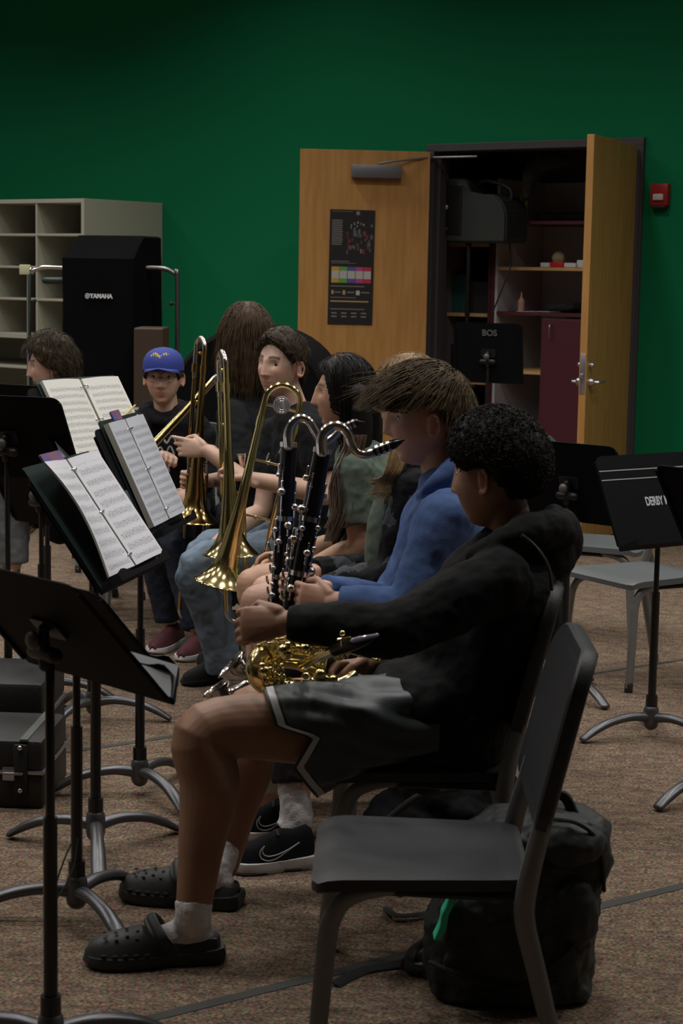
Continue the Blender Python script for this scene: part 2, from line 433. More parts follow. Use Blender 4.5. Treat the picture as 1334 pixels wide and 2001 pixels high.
# right door, standing open toward the room
hr = W(OPW-0.0, -0.06, 0); fr = P(1146, 500, 10.86); dr = math.atan2(fr.y-hr.y, fr.x-hr.x)
wdr = (V((fr.x, fr.y, 0))-hr).length
d2, ux2, uy2, M2 = door('door_2', hr, dr, M_door, width=wdr)
def dl2(x, y, z): return M2 @ V((x, y, z))
bm = nb(); box(bm, (wdr, -0.016, 0.93), (wdr+0.003, 0.016, 1.17), M2, 0.001); box(bm, (wdr, -0.012, 1.02), (wdr+0.012, 0.004, 1.05), M2, 0.002)
M_sat = mat('satin_steel', (0.55, 0.53, 0.56), 0.3, 0.9)
lk = part('lock_plate', bm, M_sat, d2)
for s in (-1, 1):
    bm = nb(); x = wdr-0.06
    tube(bm, [dl2(x, s*0.022, 1.0), dl2(x, s*0.035, 1.0)], 0.028, 14)
    ctube(bm, [(dl2(x, s*0.03, 1.0), .010), (dl2(x, s*0.075, 1.0), .010), (dl2(x-0.03, s*0.082, 1.0), .010), (dl2(x-0.115, s*0.08, 1.0), .008)], 5, 8)
    tube(bm, [dl2(x, s*0.022, 1.1), dl2(x, s*0.036, 1.1)], 0.017, 12)
    part('door_handle', bm, M_sat, d2)
for z in (0.25, 1.22, 2.2):
    bm = nb(); tube(bm, [hr+V((-.01, -.02, z-.06)), hr+V((-.01, -.02, z+.06))], 0.009, 8); part('hinge', bm, M_sat, d2)
bm = nb(); rect_on(bm, dl2(wdr-0.30, 0.022, 0.03), dl2(wdr-0.16, 0.022, 0.10), (M2.to_3x3() @ V((0, 1, 0))), 0.02)
# fire alarm
al = P(1293, 380, 11.3); u_, z_ = wp(1293, 381)
t = thing('fire_alarm', 'red fire alarm strobe box on the green wall', 'fire alarm', W(u_, -0.001, z_-0.07))
bm = nb(); wbox(bm, u_-.06, u_+.06, -.045, 0, z_-.068, z_+.068, .008); part('housing', bm, mat('alarm_red', (0.30, 0.012, 0.012), 0.4), t)
bm = nb(); wbox(bm, u_-.035, u_+.035, -.06, -.044, z_-.035, z_+.005, .006); part('strobe_lens', bm, mat('clear_lens', (0.5, 0.5, 0.5), 0.15), t)
bm = nb(); wbox(bm, u_-.05, u_+.05, -.05, 0, z_-.085, z_-.066, .006); part('horn_base', bm, M_rubber, t)
# ------------------------------------------------------------------ closet contents
M_maroon = mat('maroon_laminate', (0.085, 0.012, 0.022), 0.5)
def shelfunit():
    v0 = 0.45; v1 = CD-0.02
    t = thing('storage_unit', 'grey and maroon shelf unit with cabinet door inside the closet', 'shelving', W(1.2, v0, 0))
    uL, _ = wp(968, 500, v0); uR = OPW+0.15
    bm = nb(); wbox(bm, uL, uR, v1-0.02, v1, 0.0, 2.28); part('back_panel', bm, M_cgrey, t, smooth=False)
    bm = nb(); wbox(bm, uL, uL+0.02, v0+0.003, v1, 0, 2.28); wbox(bm, uR-0.02, uR, v0, v1, 0, 2.28); part('side_panel', bm, mat('closet_light_side', (0.50, 0.50, 0.56), 0.8), t, smooth=False)
    bm = nb(); wbox(bm, uL-0.03, uL, v0, v1, 0, 2.0); part('edge_panel', bm, M_maroon, t, smooth=False)
    for py, m, px1 in ((435, M_maroon, 0), (525, M_shelfwood, 0), (613, M_maroon, 0), (728, M_shelfwood, 1062)):
        _, z = wp(1030, py, v0); ur = wp(px1, py, v0)[0] if px1 else uR
        bm = nb(); wbox(bm, uL+0.02, ur, v0, v1-0.02, z-0.011, z+0.011); part('shelf', bm, m, t, smooth=False)
    uc, zc = wp(1062, 618, v0-0.01)
    bm = nb(); wbox(bm, uc, uR-0.02, v0-0.02, v0+0.35, 0.02, zc-0.012); cb = part('cabinet_box', bm, M_maroon, t, smooth=False)
    bm = nb(); wbox(bm, uc+0.004, uR-0.02, v0-0.04, v0-0.021, 0.03, zc-0.02, 0.002); dd = part('door', bm, M_maroon, t, smooth=False)
    uh, zh = wp(1077, 648, v0-0.04); bm = nb(); ctube(bm, [(W(uh, v0-.04, zh+.05), .004), (W(uh, v0-.065, zh+.04), .004), (W(uh, v0-.065, zh-.04), .004), (W(uh, v0-.04, zh-.05), .004)], 4, 6)
    part('handle', bm, M_sat, dd)
    return t, uL, uR, v0, v1
su, suL, suR, sv0, sv1 = shelfunit()
def rack():
    v0 = 0.45; v1 = CD-0.03
    uL = -0.19; uR = suL-.035
    t = thing('shelf_rack', 'open wooden shelf rack on the left side of the closet', 'shelving', W(0.2, v0, 0))
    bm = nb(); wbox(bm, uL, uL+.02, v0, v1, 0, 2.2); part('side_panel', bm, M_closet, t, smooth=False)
    bm = nb(); wbox(bm, uR-.02, uR, v0, v1, 0, 2.2); part('side_panel', bm, M_maroon, t, smooth=False)
    zs = []
    for py in (478, 614, 745):
        _, z = wp(880, py, v0); zs.append(z); bm = nb(); wbox(bm, uL+.02, uR-.02, v0, v1, z-.012, z+.012); part('shelf', bm, M_shelfwood, t, smooth=False)
    return uL, uR, v0, zs
rL, rR, rv, rz = rack()
def cbx(name, label, cat, x0, x1, py, h, v, dp, m, bev=0.004, group=None, zrest=None):
    u0, z = wp(x0, py, v); u1, _ = wp(x1, py, v)
    if zrest is not None: z = zrest+0.0125; u0 = max(u0, -.165) if zrest in rz else u0
    bm = nb(); wbox(bm, u0, u1, v, v+dp, z, z+h, bev); return top(name, bm, m, label, cat, group, smooth=False)
def shz(py): return wp(1030, py, sv0)[1]
z2 = shz(525); z1 = shz(435); z3 = shz(613)
cbx('green_case', 'dark teal box standing on the left closet shelf', 'box', 872, 908, 605, 0.27, rv+.05, .3, mat('teal_box', (0.012, 0.07, 0.062), .6), zrest=rz[1])
cbx('equipment_bag', 'black box behind the speaker pole on the closet shelf', 'box', 912, 955, 605, 0.22, rv+.05, .3, mat('bag_black', (0.01, .01, .012), .8), zrest=rz[1])
cbx('equipment_case', 'black case on the lowest visible shelf of the closet rack', 'case', 872, 920, 735, 0.25, rv+.05, .35, mat('bag_black', (0.01, .01, .012), .8), zrest=rz[2])
cbx('white_box', 'flat white box with violet edge on the wooden closet shelf', 'box', 1055, 1078, 523, .03, sv0+.03, .15, M_white, zrest=z2)
cbx('red_box', 'small bright red box on the wooden closet shelf', 'box', 1073, 1099, 523, .035, sv0+.02, .12, mat('red_card', (.5, .01, .01), .5), zrest=z2)
cbx('white_carton', 'white carton right of the red box on the closet shelf', 'box', 1101, 1124, 523, .03, sv0+.03, .15, M_white, zrest=z2)
cbx('pale_carton', 'pale carton next to the open door edge on the closet shelf', 'box', 1126, 1140, 523, .05, sv0+.05, .15, M_white, zrest=z2)
u, _ = wp(1085, 500, sv0+.2); bm = nb(); ball(bm, W(u, sv0+.25, z2+.07), (.05, .05, .055), 14)
for v in bm.verts: v.co += V((noise.noise(v.co*30), noise.noise(v.co*30+V((5, 0, 0))), 0))*.012
top('crumpled_bag', bm, mat('tan_bag', (.35, .25, .16), .7), 'crumpled tan bag behind the red box in the closet', 'bag')
u, _ = wp(1018, 600, sv0+.08)
t = thing('glue_bottle', 'small orange topped bottle on the middle closet shelf', 'bottle', W(u, sv0+.08, z3+.012))
bm = nb(); o_ = W(u, sv0+.08, z3+.012)
ctube(bm, [(o_+UZ*.005, .024), (o_+UZ*.07, .025), (o_+UZ*.09, .012), (o_+UZ*.1, .009)], 4, 12); part('bottle_body', bm, mat('peach_plastic', (.42, .26, .20), .5), t)
bm = nb(); tube(bm, [o_+UZ*.1, o_+UZ*.135], (.009, .003), 10); part('cap', bm, mat('orange_cap', (.5, .2, .08), .5), t)
u0, _ = wp(1030, 610, sv0+.05)
for k, (du, rot) in enumerate(((0.0, .3), (.10, -.2))):
    bm = nb(); M = Matrix.Translation(W(u0+du, sv0+.12, z3+.0125+.002*k)) @ Matrix.Rotation(rot-.64, 4, 'Z'); box(bm, (-.1, -.07, 0), (.1, .07, .002), M)
    top('loose_paper', bm, M_white, ['loose white sheet left on the middle closet shelf', 'second loose sheet lying partly over the first in the closet'][k], 'paper', smooth=False)
u, _ = wp(1110, 605, sv0+.2); bm = nb()
for k in range(9):
    a = random.random()*6; ball(bm, W(u+.15*math.cos(a)*random.random(), sv0+.25+.08*math.sin(a), z3+.045), (.09, .06, .035), 10, Matrix.Rotation(a, 4, 'Z'))
top('dark_jacket_heap', remesh(bm, .01, 3, ((.02, .05, 'CLOUDS'),)), mat('dark_cloth', (.015, .016, .015), .9), 'dark crumpled cloth heap on the middle closet shelf', 'cloth', base=W(u, sv0+.25, z3+.012))
u, _ = wp(1100, 420, sv0+.2); bm = nb()
for k in range(9): ball(bm, W(u-.2+k*.055, sv0+.25, z1+.045), (.05, .08, .036), 10)
top('black_bundle', remesh(bm, .01, 2), mat('dark_cloth', (.015, .016, .015), .9), 'long black fabric bundle on the top closet shelf', 'cloth', base=W(u, sv0+.25, z1+.012))
# yellow-green bottle-like trophies on the top shelf
for k in range(5):
    px = (999, 1008, 1018, 1028, 1013)[k]; hh = (.10, .16, .13, .13, .19)[k]
    u, _ = wp(px, 425, sv0+.06+.05*(k == 4)); o_ = W(u, sv0+.06+.07*(k == 4), z1+.012); bm = nb()
    ctube(bm, [(o_+UZ*.003, .014), (o_+UZ*hh*.3, .012), (o_+UZ*hh*.45, .006), (o_+UZ*hh*.6, .013), (o_+UZ*hh*.8, .007), (o_+UZ*hh, .010)], 4, 10)
    top('figurine', bm, mat('olive_gold', (.24, .25, .07), .4), 'small yellow green figurine on the top closet shelf', 'figurine', 'figurines on the top closet shelf')
# black garment hanging from the top of the closet
c = W(*((wp(1040, 350, .3)[0], .3, wp(1040, 350, .3)[1]))); bm = nb()
q = [wp(*a, .3) for a in ((1110, 318), (1075, 315), (1050, 325), (1036, 350), (1030, 380))]
ctube(bm, [(W(q[0][0], .3, q[0][1]), .02, .03), (W(q[1][0], .3, q[1][1]), .045, .06), (W(q[2][0], .3, q[2][1]), .055, .07), (W(q[3][0], .3, q[3][1]), .06, .06), (W(q[4][0], .3, q[4][1]), .03, .03)], 5, 12)
tube(bm, [W(q[2][0], .3, q[2][1]), W(q[2][0]+.02, .3, 2.7)], .012, 8)
top('hanging_garment', remesh(bm, .01, 2, ((.025, .06, 'CLOUDS'),)), mat('dark_cloth', (.015, .016, .015), .9), 'black garment hanging down from the top of the closet', 'garment')
# PA speaker on a pole standing in the closet doorway
def pa():
    v = 0.16
    uc, zb = wp(925, 474, v); u0 = wp(855, 474, v)[0]; u1 = wp(990, 474, v)[0]; zt = wp(925, 348, v)[1]
    up, _ = wp(905, 600, v)
    t = thing('speaker_stand', 'black pole stand holding the loudspeaker in the closet doorway', 'speaker stand', W(up, v+.05, 0))
    bm = nb(); tube(bm, [W(up, v+.05, .1), W(up, v+.05, .95)], .019, 12); tube(bm, [W(up, v+.05, .9), W(up, v+.05, zb)], .0165, 12); part('pole', bm, M_pole, t)
    for a in (0.4, 2.5, 4.6):
        e = V((math.cos(a)*.33, math.sin(a)*.33, 0)); o = W(up, v+.05, 0)
        bm = nb(); tube(bm, [o+UZ*.62+e*.08, o+e+UZ*.014], .011, 8); part('leg', bm, M_pole, t)
    bm = nb(); tube(bm, [W(up, v+.05, .58), W(up, v+.05, .66)], .03, 12); tube(bm, [W(up, v+.05, .92), W(up, v+.05, .98)], .027, 12); part('collar', bm, M_rubber, t)
    s = thing('loudspeaker', 'black rounded loudspeaker with carry handle on top in the closet doorway', 'speaker', W(uc, v, zb))
    bm = nb(); h = zt-zb; um = u0+(u1-u0)*.42
    out = [(u0, zb+.03), (u0+.01, zb), (u1-.01, zb), (u1, zb+.02), (u1, zb+h*.45), (u1-.03, zb+h*.62), (u1-.09, zb+h*.74), (um+.03, zb+h*.76), (um, zb+h*.99), (u0+.03, zb+h), (u0, zb+h*.93)]
    vs1 = [bm.verts.new(W(x, v-.02, z)) for x, z in out]; vs2 = [bm.verts.new(W(x, v+.27, z)) for x, z in out]
    bm.faces.new(vs1); bm.faces.new(vs2[::-1])
    for i in range(len(out)): bm.faces.new((vs1[i], vs2[i], vs2[(i+1) % len(out)], vs1[(i+1) % len(out)]))
    bmesh.ops.bevel(bm, geom=bm.edges[:], offset=.012, segments=2, affect='EDGES')
    part('enclosure', bm, mat('speaker_plastic', (.022, .026, .025), .5), s, smooth=False)
    bm = nb(); ctube(bm, [(W(um+.02, v+.12, zb+h*.93), .011), (W(um+.08, v+.12, zb+h*.97), .012), (W(u1-.07, v+.12, zb+h*.85), .012), (W(u1-.05, v+.12, zb+h*.68), .011)], 6, 8); part('carry_handle', bm, mat('speaker_plastic', (.022, .026, .025), .5), s)
    bm = nb(); wbox(bm, u0+.03, um-.03, v-.026, v-.018, zb+.05, zb+h*.9, .004); part('grille', bm, mat('speaker_grille', (.008, .008, .008), .4), s, smooth=False)
    ue, ze = wp(872, 405, v-.03); bm = nb(); ball(bm, W(ue, v-.028, ze), (.012, .008, .018), 10); part('badge', bm, mat('badge_silver', (.5, .5, .5), .3, .7), s)
    ue, ze = wp(866, 447, v-.03); bm = nb(); wbox(bm, ue-.028, ue+.03, v-.03, v-.024, ze-.008, ze+.008, .003); part('trim_strip', bm, M_alum, s, smooth=False)
    bm = nb(); ctube(bm, [(W(wp(980, 474, v)[0], v+.1, wp(980, 474, v)[1]), .006), (W(wp(981, 520, v)[0], v+.1, wp(981, 520, v)[1]), .006), (W(wp(972, 555, v)[0], v+.08, wp(972, 555, v)[1]), .006), (W(up+.03, v+.06, .98), .006)], 6, 6); part('cable', bm, M_rubber, s)
pa()
# headphones-like shiny thing on lower rack
u, z = wp(882, 690, rv+.04); t = thing('headphones', 'pair of shiny black headphones on the dark lower rack of the closet', 'headphones', W(u, rv+.04, rz[2]+.263))
bm = nb(); zz = rz[2]+.263; ctube(bm, [(W(u-.07, rv+.1, zz+.03), .006), (W(u-.06, rv+.1, zz+.10), .006), (W(u, rv+.1, zz+.14), .007), (W(u+.06, rv+.1, zz+.10), .006), (W(u+.07, rv+.1, zz+.03), .006)], 5, 8); part('headband', bm, M_chrome, t)
for s in (-1, 1):
    bm = nb(); ball(bm, W(u+s*.07, rv+.1, zz+.035), (.018, .035, .036), 12); part('ear_cup', bm, M_rubber, t)
# ------------------------------------------------------------------ beige pigeonhole cabinet
def cabinet():
    M_b = mat('beige_cabinet', (0.44, 0.43, 0.35), 0.6)
    D = 0.84; o = V((-1.40, 14.19, 0)); H = 2.12
    R_ = Matrix(((WU.x, WI.x, 0, o.x), (WU.y, WI.y, 0, o.y), (0, 0, 1, 0), (0, 0, 0, 1)))
    L = 2.4
    t = thing('pigeonhole_cabinet', 'beige open pigeonhole storage cabinet against the green wall', 'cabinet', tuple(o-WU*L/2-WI*D/2))
    def bx(nm, *a, m=M_b):
        bm = nb(); box(bm, *a, R_, 0.003); return part(nm, bm, m, t, smooth=False)
    bx('side_panel', (-.03, -D, 0), (0, 0, H)); bx('side_panel', (-L, -D, 0), (-L+.03, 0, H)); bx('top_panel', (-L+.03, -D, H-.03), (-.03, 0, H))
    bx('back_panel', (-L+.03, -.02, 0), (-.03, -0.003, H-.03), m=mat('beige_back', (0.50, 0.47, 0.37), 0.7))
    zz = []
    for px, py in ((100, 458), (100, 522), (20, 583), (20, 652), (20, 716)):
        p = raypl(px, py, o-WI*D, WI); zz.append(p.z)
    zz += [zz[-1]-.33, zz[-1]-.66]
    for i, z in enumerate(zz):
        if z > .1: bx('shelf', (-L+.03, -D+.004, z-.012-(.02 if i == 3 else 0)), (-.03, -.02, z+.006))
    for k in range(1, 6):
        x = -.03-k*.47
        if x > -L+.1: bx('divider', (x-.009, -D+.006, zz[3]+.006), (x+.009, -.02, H-.03))
    bx('plinth', (-L+.04, -D+.03, 0), (-.04, -.05, .08))
cabinet()
# ------------------------------------------------------------------ covered chimes on a tube frame
def chimes():
    d = 11.2
    pL = P(57, 640, d); pR = P(346, 640, d-.1)
    ax = (V((pR.x, pR.y, 0))-V((pL.x, pL.y, 0))).normalized()
    t = thing('chime_rack', 'chrome tube frame on legs around the covered chimes', 'frame', (pL.x, pL.y, 0))
    zt = P(60, 532, d).z
    for i, (p, s) in enumerate(((pL, 1), (pR, -1))):
        b0 = V((p.x, p.y, 0.03)); bm = nb(); z2_ = zt if i == 0 else P(346, 535, d-.1).z
        ctube(bm, [(b0, .014), (b0+UZ*.6, .014), (b0+UZ*(z2_-.09), .014), (b0+UZ*(z2_-.03)+ax*s*.02, .014), (b0+UZ*(z2_-.0)+ax*s*.09, .014), (b0+UZ*(z2_-.0)+ax*s*.25, .014)], 6, 12)
        part('side_tube', bm, M_chrome if i == 0 else mat('worn_chrome', (.2, .2, .2), .35, 1), t)
        bm = nb(); zz = P(57, 588, d).z; ball(bm, V((p.x, p.y, zz))+ax*s*.035-V((0, .012, 0)), .014, 10); tube(bm, [V((p.x, p.y, zz)), V((p.x, p.y, zz))+ax*s*.03-V((0, .01, 0))], .006, 8); part('clamp_knob', bm, M_rubber, t)
        bm = nb(); tube(bm, [b0+V((0, -.25, 0)), b0+V((0, .25, 0))], .016, 10); part('foot_tube', bm, M_black, t)
    bm = nb(); tube(bm, [P(88, 548, d)+V((0, .02, 0)), P(125, 548, d-.02)+V((0, .02, 0))], .022, 10); part('cross_tube', bm, mat('dark_green_tube', (.01, .03, .025), .4), t)
    bm = nb(); c = P(49, 527, d); box(bm, (c.x-.03, c.y-.03, c.z-.03), (c.x+.03, c.y+.03, c.z+.03), None, .005); part('damper_pad', bm, mat('cream_felt', (.5, .5, .3), .8), t)
    # cover: rounded box with a pitched top
    s = thing('chime_cover', 'tall black fabric cover with white lettering hung over the chimes', 'cover', tuple((V((pL.x, pL.y, .35))+V((pR.x, pR.y, .35)))/2))
    pts = [(120, 512), (126, 500), (150, 468), (162, 460), (312, 460), (318, 468)]
    f0 = P(120, 760, d-.08); f1 = P(262, 760, d-.3)
    # front face corners (left, right) and back face by depth
    zb = .40; A = V((f0.x, f0.y, 0)); B = V((P(258, 600, d-.25).x, d-.25, 0)); C = V((P(318, 600, d+.12).x, d+.12, 0)); Dq = C+(A-B)
    zf = P(190, 505, d-.15).z; zt_ = P(240, 461, d+.05).z
    bm = nb(); n = 8
    def lerp(a, b_, k): return a*(1-k)+b_*k
    def rng(a, b_, c_, d_, z, ins):
        cc = (a+b_+c_+d_)/4; r = []
        for p, q in ((a, b_), (b_, c_), (c_, d_), (d_, a)):
            for k in range(n):
                x = lerp(p, q, .04+.92*k/(n-1)); x = x+(cc-x)*ins; r.append(V((x.x, x.y, z)))
        return r
    rings = []
    for k in range(13):
        z = zb+(zf-zb)*k/12; rg = rng(A, B, C, Dq, z, 0.01*math.sin(k))
        for v in rg: v += V((noise.noise(v*4), noise.noise(v*4+V((9, 0, 0))), 0))*.02*(1-k/16)
        rings.append(rg)
    B2 = lerp(B, C, .38); A2 = lerp(A, Dq, .38)
    for kk, z in ((.25, zf+(zt_-zf)*.2), (.6, zf+(zt_-zf)*.6), (1.0, zt_-.01)):
        rings.append(rng(lerp(A, A2, kk), lerp(B, B2, kk), C, Dq, z, .012+.02*kk))
    rings.append(rng(A2, B2, C, Dq, zt_, .1))
    skin_rings(bm, rings); part('cloth', bm, mat('black_cover_cloth', (.004, .004, .005), .95, bump=.3, bscale=60, spec=.05), s)
    ax2 = (B-A).normalized(); nn = ax2.cross(UZ); c = raypl(194, 579, A+nn*.022, nn)
    me = textmesh('YAMAHA', .036, c+ax2*.012, ax2, UZ, .002, .0015)
    part('lettering', me, M_white, s, smooth=False)
    bm = nb(); c2 = c-ax2*.080
    for k in range(3):
        a = PI/2+k*PI/3; dd_ = ax2*math.cos(a)+UZ*math.sin(a); tube(bm, [c2-dd_*.011, c2+dd_*.011], .0016, 6)
    pts_ = [c2+(ax2*math.cos(a*PI/12)+UZ*math.sin(a*PI/12))*.014 for a in range(25)]; tube(bm, pts_, .0022, 6)
    part('emblem', bm, M_white, s)
chimes()
bm = nb(); p = P(290, 700, 10.6); box(bm, (p.x-.085, p.y, 0), (p.x+.085, p.y+.35, P(290, 641, 10.6).z), None, .008)
top('wooden_cabinet', bm, mat('dark_walnut', (.05, .03, .018), .5), 'narrow dark brown wooden box standing right of the black cover', 'box', smooth=False)
# big drum under a black cover
def drum():
    c = P(508, 800, 9.9); R = .455
    t = thing('covered_drum', 'large round drum under a black cloth behind the back row', 'drum', (c.x, c.y, 0))
    bm = nb(); ax = V((.25, 1, 0)).normalized(); lt = V((1, -.25, 0)).normalized()
    rings = []
    for s, rr in ((-.21, .80), (-.225, .93), (-.2, .985), (-.1, 1.0), (.1, 1.0), (.2, .985), (.22, .9)):
        ring = []
        for k in range(48):
            a = 2*PI*k/48; r = R*rr*(1+.012*noise.noise(V((math.cos(a)*2, math.sin(a)*2, s*6))))
            zz = math.sin(a)*r
            if zz < 0: zz *= 1.15
            ring.append(c+ax*s+lt*(math.cos(a)*r*(1.0+.05*(zz < 0)))+UZ*zz)
        rings.append(ring)
    skin_rings(bm, rings); part('cloth_cover', bm, mat('black_drum_cloth', (.005, .005, .0055), .9, bump=.3, bscale=30, spec=.1), t)
    zb = c.z-R*1.1
    for s in (-1, 1):
        for q in (-1, 1):
            bm = nb(); tube(bm, [V((c.x+s*.3, c.y+q*.15, zb+.15)), V((c.x+s*.35, c.y+q*.2, .02))], .015, 8); part('leg', bm, M_black, t)
drum()
# ------------------------------------------------------------------ floor tape lines
M_tape = mat('dark_floor_tape', (0.045, 0.045, 0.042), 0.8)
def tape(a, b_, wd, label):
    a = G(*a); b_ = G(*b_); d = (b_-a).normalized(); n = V((-d.y, d.x, 0))*wd/2; bm = nb(); N = 12
    r0 = [a+(b_-a)*k/N+n+UZ*.0005 for k in range(N+1)]; r1 = [a+(b_-a)*k/N-n+UZ*.0005 for k in range(N+1)]
    u0 = [v+UZ*.0012 for v in r0]; u1 = [v+UZ*.0012 for v in r1]
    for k in range(N):
        for x, y in ((u0, u1), (r1, r0), (u1, r1), (r0, u0)):
            bm.faces.new([bm.verts.new(v) for v in (x[k], x[k+1], y[k+1], y[k])])
    bmesh.ops.remove_doubles(bm, verts=bm.verts[:], dist=1e-5)
    top('floor_tape', bm, M_tape, label, 'floor tape', smooth=False)
tape((215, 2010), (1500, 1690), .035, 'dark floor tape strip running under the empty front chair')
tape((-150, 1512), (440, 1424), .03, 'dark floor tape strip crossing behind the left music stands')
tape((240, 1213), (420, 1200), .02, 'thin dark floor tape strip far back beside the trombone slide')
tape((1100, 1325), (1450, 1272), .025, 'dark floor tape strip under the grey chairs on the right')
# ------------------------------------------------------------------ chairs
def make_chair(label, loc, ang, group=None, plast=None, leg=None):
    pl = plast or M_plastic; lg = leg or M_cleg
    t = thing('band_chair', label, 'chair', loc, ang, group)
    SH = .442
    # seat: dished slab
    bm = nb(); nx, ny = 14, 12; top_ = []; bot = []
    for i in range(nx+1):
        rt = []; rb = []
        for j in range(ny+1):
            u = i/nx; v = j/ny*2-1
            x = -.215+.43*u; hw = .222-.03*(1-u)
            y = v*hw
            # rounded corners
            cx = max(0, abs(x-0)-(.215-.045)); cy = max(0, abs(y)-(hw-.045))
            if cx > 0 and cy > 0:
                l = math.hypot(cx, cy)
                if l > .045: x -= math.copysign(cx*(1-.045/l), x); y -= math.copysign(cy*(1-.045/l), y)
            dish = -.014*(1-v*v)*math.sin(PI*min(1, u*1.0))-.012*max(0, (u-.85)/.15)**2
            e = max(abs(v)**10, (2*abs(u-.5))**12)
            rt.append(V((x, y, SH+dish-.006*e))); rb.append(V((x, y, SH+dish*.6-.034+.004*e)))
        top_.append(rt); bot.append(rb)
    vt = [[bm.verts.new(p) for p in r] for r in top_]; vb = [[bm.verts.new(p) for p in r] for r in bot]
    for i in range(nx):
        for j in range(ny):
            bm.faces.new((vt[i][j], vt[i+1][j], vt[i+1][j+1], vt[i][j+1])); bm.faces.new((vb[i][j+1], vb[i+1][j+1], vb[i+1][j], vb[i][j]))
    for j in range(ny):
        bm.faces.new((vt[0][j], vt[0][j+1], vb[0][j+1], vb[0][j])); bm.faces.new((vt[nx][j+1], vt[nx][j], vb[nx][j], vb[nx][j+1]))
    for i in range(nx):
        bm.faces.new((vt[i+1][0], vt[i][0], vb[i][0], vb[i+1][0])); bm.faces.new((vt[i][ny], vt[i+1][ny], vb[i+1][ny], vb[i][ny]))
    part('seat', bm, pl, t, world=False)
    # backrest
    bm = nb(); rings = []
    a0 = V((-.222, 0, .53)); up = V((-.235, 0, 1)).normalized(); nrm = V((1, 0, .235)).normalized()
    def brow(th, sh):
        o = []
        for x, y in rrect(.45-2*sh, .36-2*sh, .06, 10, tl=.095-sh, bl=.035): 
            bend = .022*(1-(x/.22)**2)
            o.append(a0+up*(y+.1875)+V((0, x, 0))+nrm*(th-bend))
        return o
    skin_rings(bm, [brow(-.019, .03), brow(-.019, .006), brow(-.012, 0), brow(.010, 0), brow(.016, .006), brow(.016, .03)])
    part('backrest', bm, pl, t, world=False)
    for s in (-1, 1):
        bm = nb()
        ctube(bm, [(V((.03, s*.165, .405)), .012, .012), (V((.10, s*.180, .400)), .012, .014), (V((.150, s*.192, .385)), .012, .018), (V((.176, s*.197, .34)), .012, .020), (V((.184, s*.20, .28)), .012, .020), (V((.205, s*.212, .02)), .012, .018)], 5, 10, lat=V((0, 1, 0)))
        part('leg', bm, lg, t, world=False)
        bm = nb()
        ctube(bm, [(V((-.275, s*.17, .72)), .012, .015), (V((-.232, s*.186, .54)), .012, .019), (V((-.207, s*.200, .43)), .012, .021), (V((-.203, s*.203, .36)), .012, .021), (V((-.228, s*.205, .26)), .012, .020), (V((-.29, s*.212, .02)), .012, .018)], 5, 10, lat=V((0, 1, 0)))
        part('leg', bm, lg, t, world=False)
        bm = nb(); tube(bm, [V((.205, s*.21, .03)), V((.206, s*.21, .004))], .017, 10); part('foot_cap', bm, M_rubber, t, world=False)
        bm = nb(); tube(bm, [V((-.289, s*.21, .03)), V((-.291, s*.21, .004))], .017, 10); part('foot_cap', bm, M_rubber, t, world=False)
    bm = nb(); tube(bm, [V((.04, -.17, .398)), V((.04, .17, .398))], .011, 8); tube(bm, [V((-.19, -.19, .400)), V((-.19, .19, .400))], .011, 8)
    for s in (-1, 1): tube(bm, [V((-.2, s*.192, .400)), V((.06, s*.17, .400))], .010, 8)
    part('seat_frame', bm, M_black, t, world=False)
    return t
ch0 = make_chair('empty charcoal plastic chair in the foreground, nearest to the camera', (.172, 3.67, 0), PI-.02)
def chair(label, loc, ang, group=None):
    c = copytree(ch0); c.location = loc; c.rotation_euler = (0, 0, ang)
    if 'group' in c: del c['group']
    c['label'] = label
    if group: c['group'] = group
    return c
chair('charcoal chair under the person in the black hoodie', (.195, 4.45, 0), PI)
chair('charcoal chair under the person in the blue hoodie', (.235, 5.19, 0), PI)
p = P(800, 1190, 5.75); chair('chair under the person in the dark camouflage jacket', (p.x, 5.75, 0), PI+.05)
p = P(715, 1190, 6.3); chair('chair under the girl in the green t-shirt', (p.x+.02, 6.3, 0), PI+.05)
p = P(612, 1060, 7.32); chair('chair under the boy in the black t-shirt and light jeans', (p.x, 7.32, 0), PI+.3)
p = P(520, 1060, 8.05); chair('chair with its grey back visible behind the long brown hair', (p.x, 8.05, 0), 2.2)
p = P(320, 1000, 8.55); chair('chair under the person in the blue cap', (p.x, 8.6, 0), PI+1.35)
p = P(95, 1000, 8.75); chair('chair under the person with tousled brown hair at far left', (p.x, 8.78, 0), PI)
# grey chairs on the right: lighter plastic
g0 = make_chair('light grey empty chair behind the stand with white lettering', (1.20, 7.35, 0), PI+.55, None, M_plastic2, mat('pale_leg_metal', (.24, .24, .235), .35, .5))
def gchair(label, loc, ang):
    c = copytree(g0); c.location = loc; c.rotation_euler = (0, 0, ang); c['label'] = label
    return c
gchair('light grey chair cut by the right edge of the photo', (1.66, 7.0, 0), PI+.45)
gchair('light grey chair farthest back, left of the lettered stand', (P(1178, 1000, 8.2).x, 8.2, 0), -.4)
gchair('grey chair with a thin pale rim standing in front of the black cover', (P(222, 740, 10.0).x, 10.05, 0), 1.75)
gchair('grey chair back beside the person in the blue cap', (P(280, 790, 9.0).x+.02, 9.45, 0), 1.3)
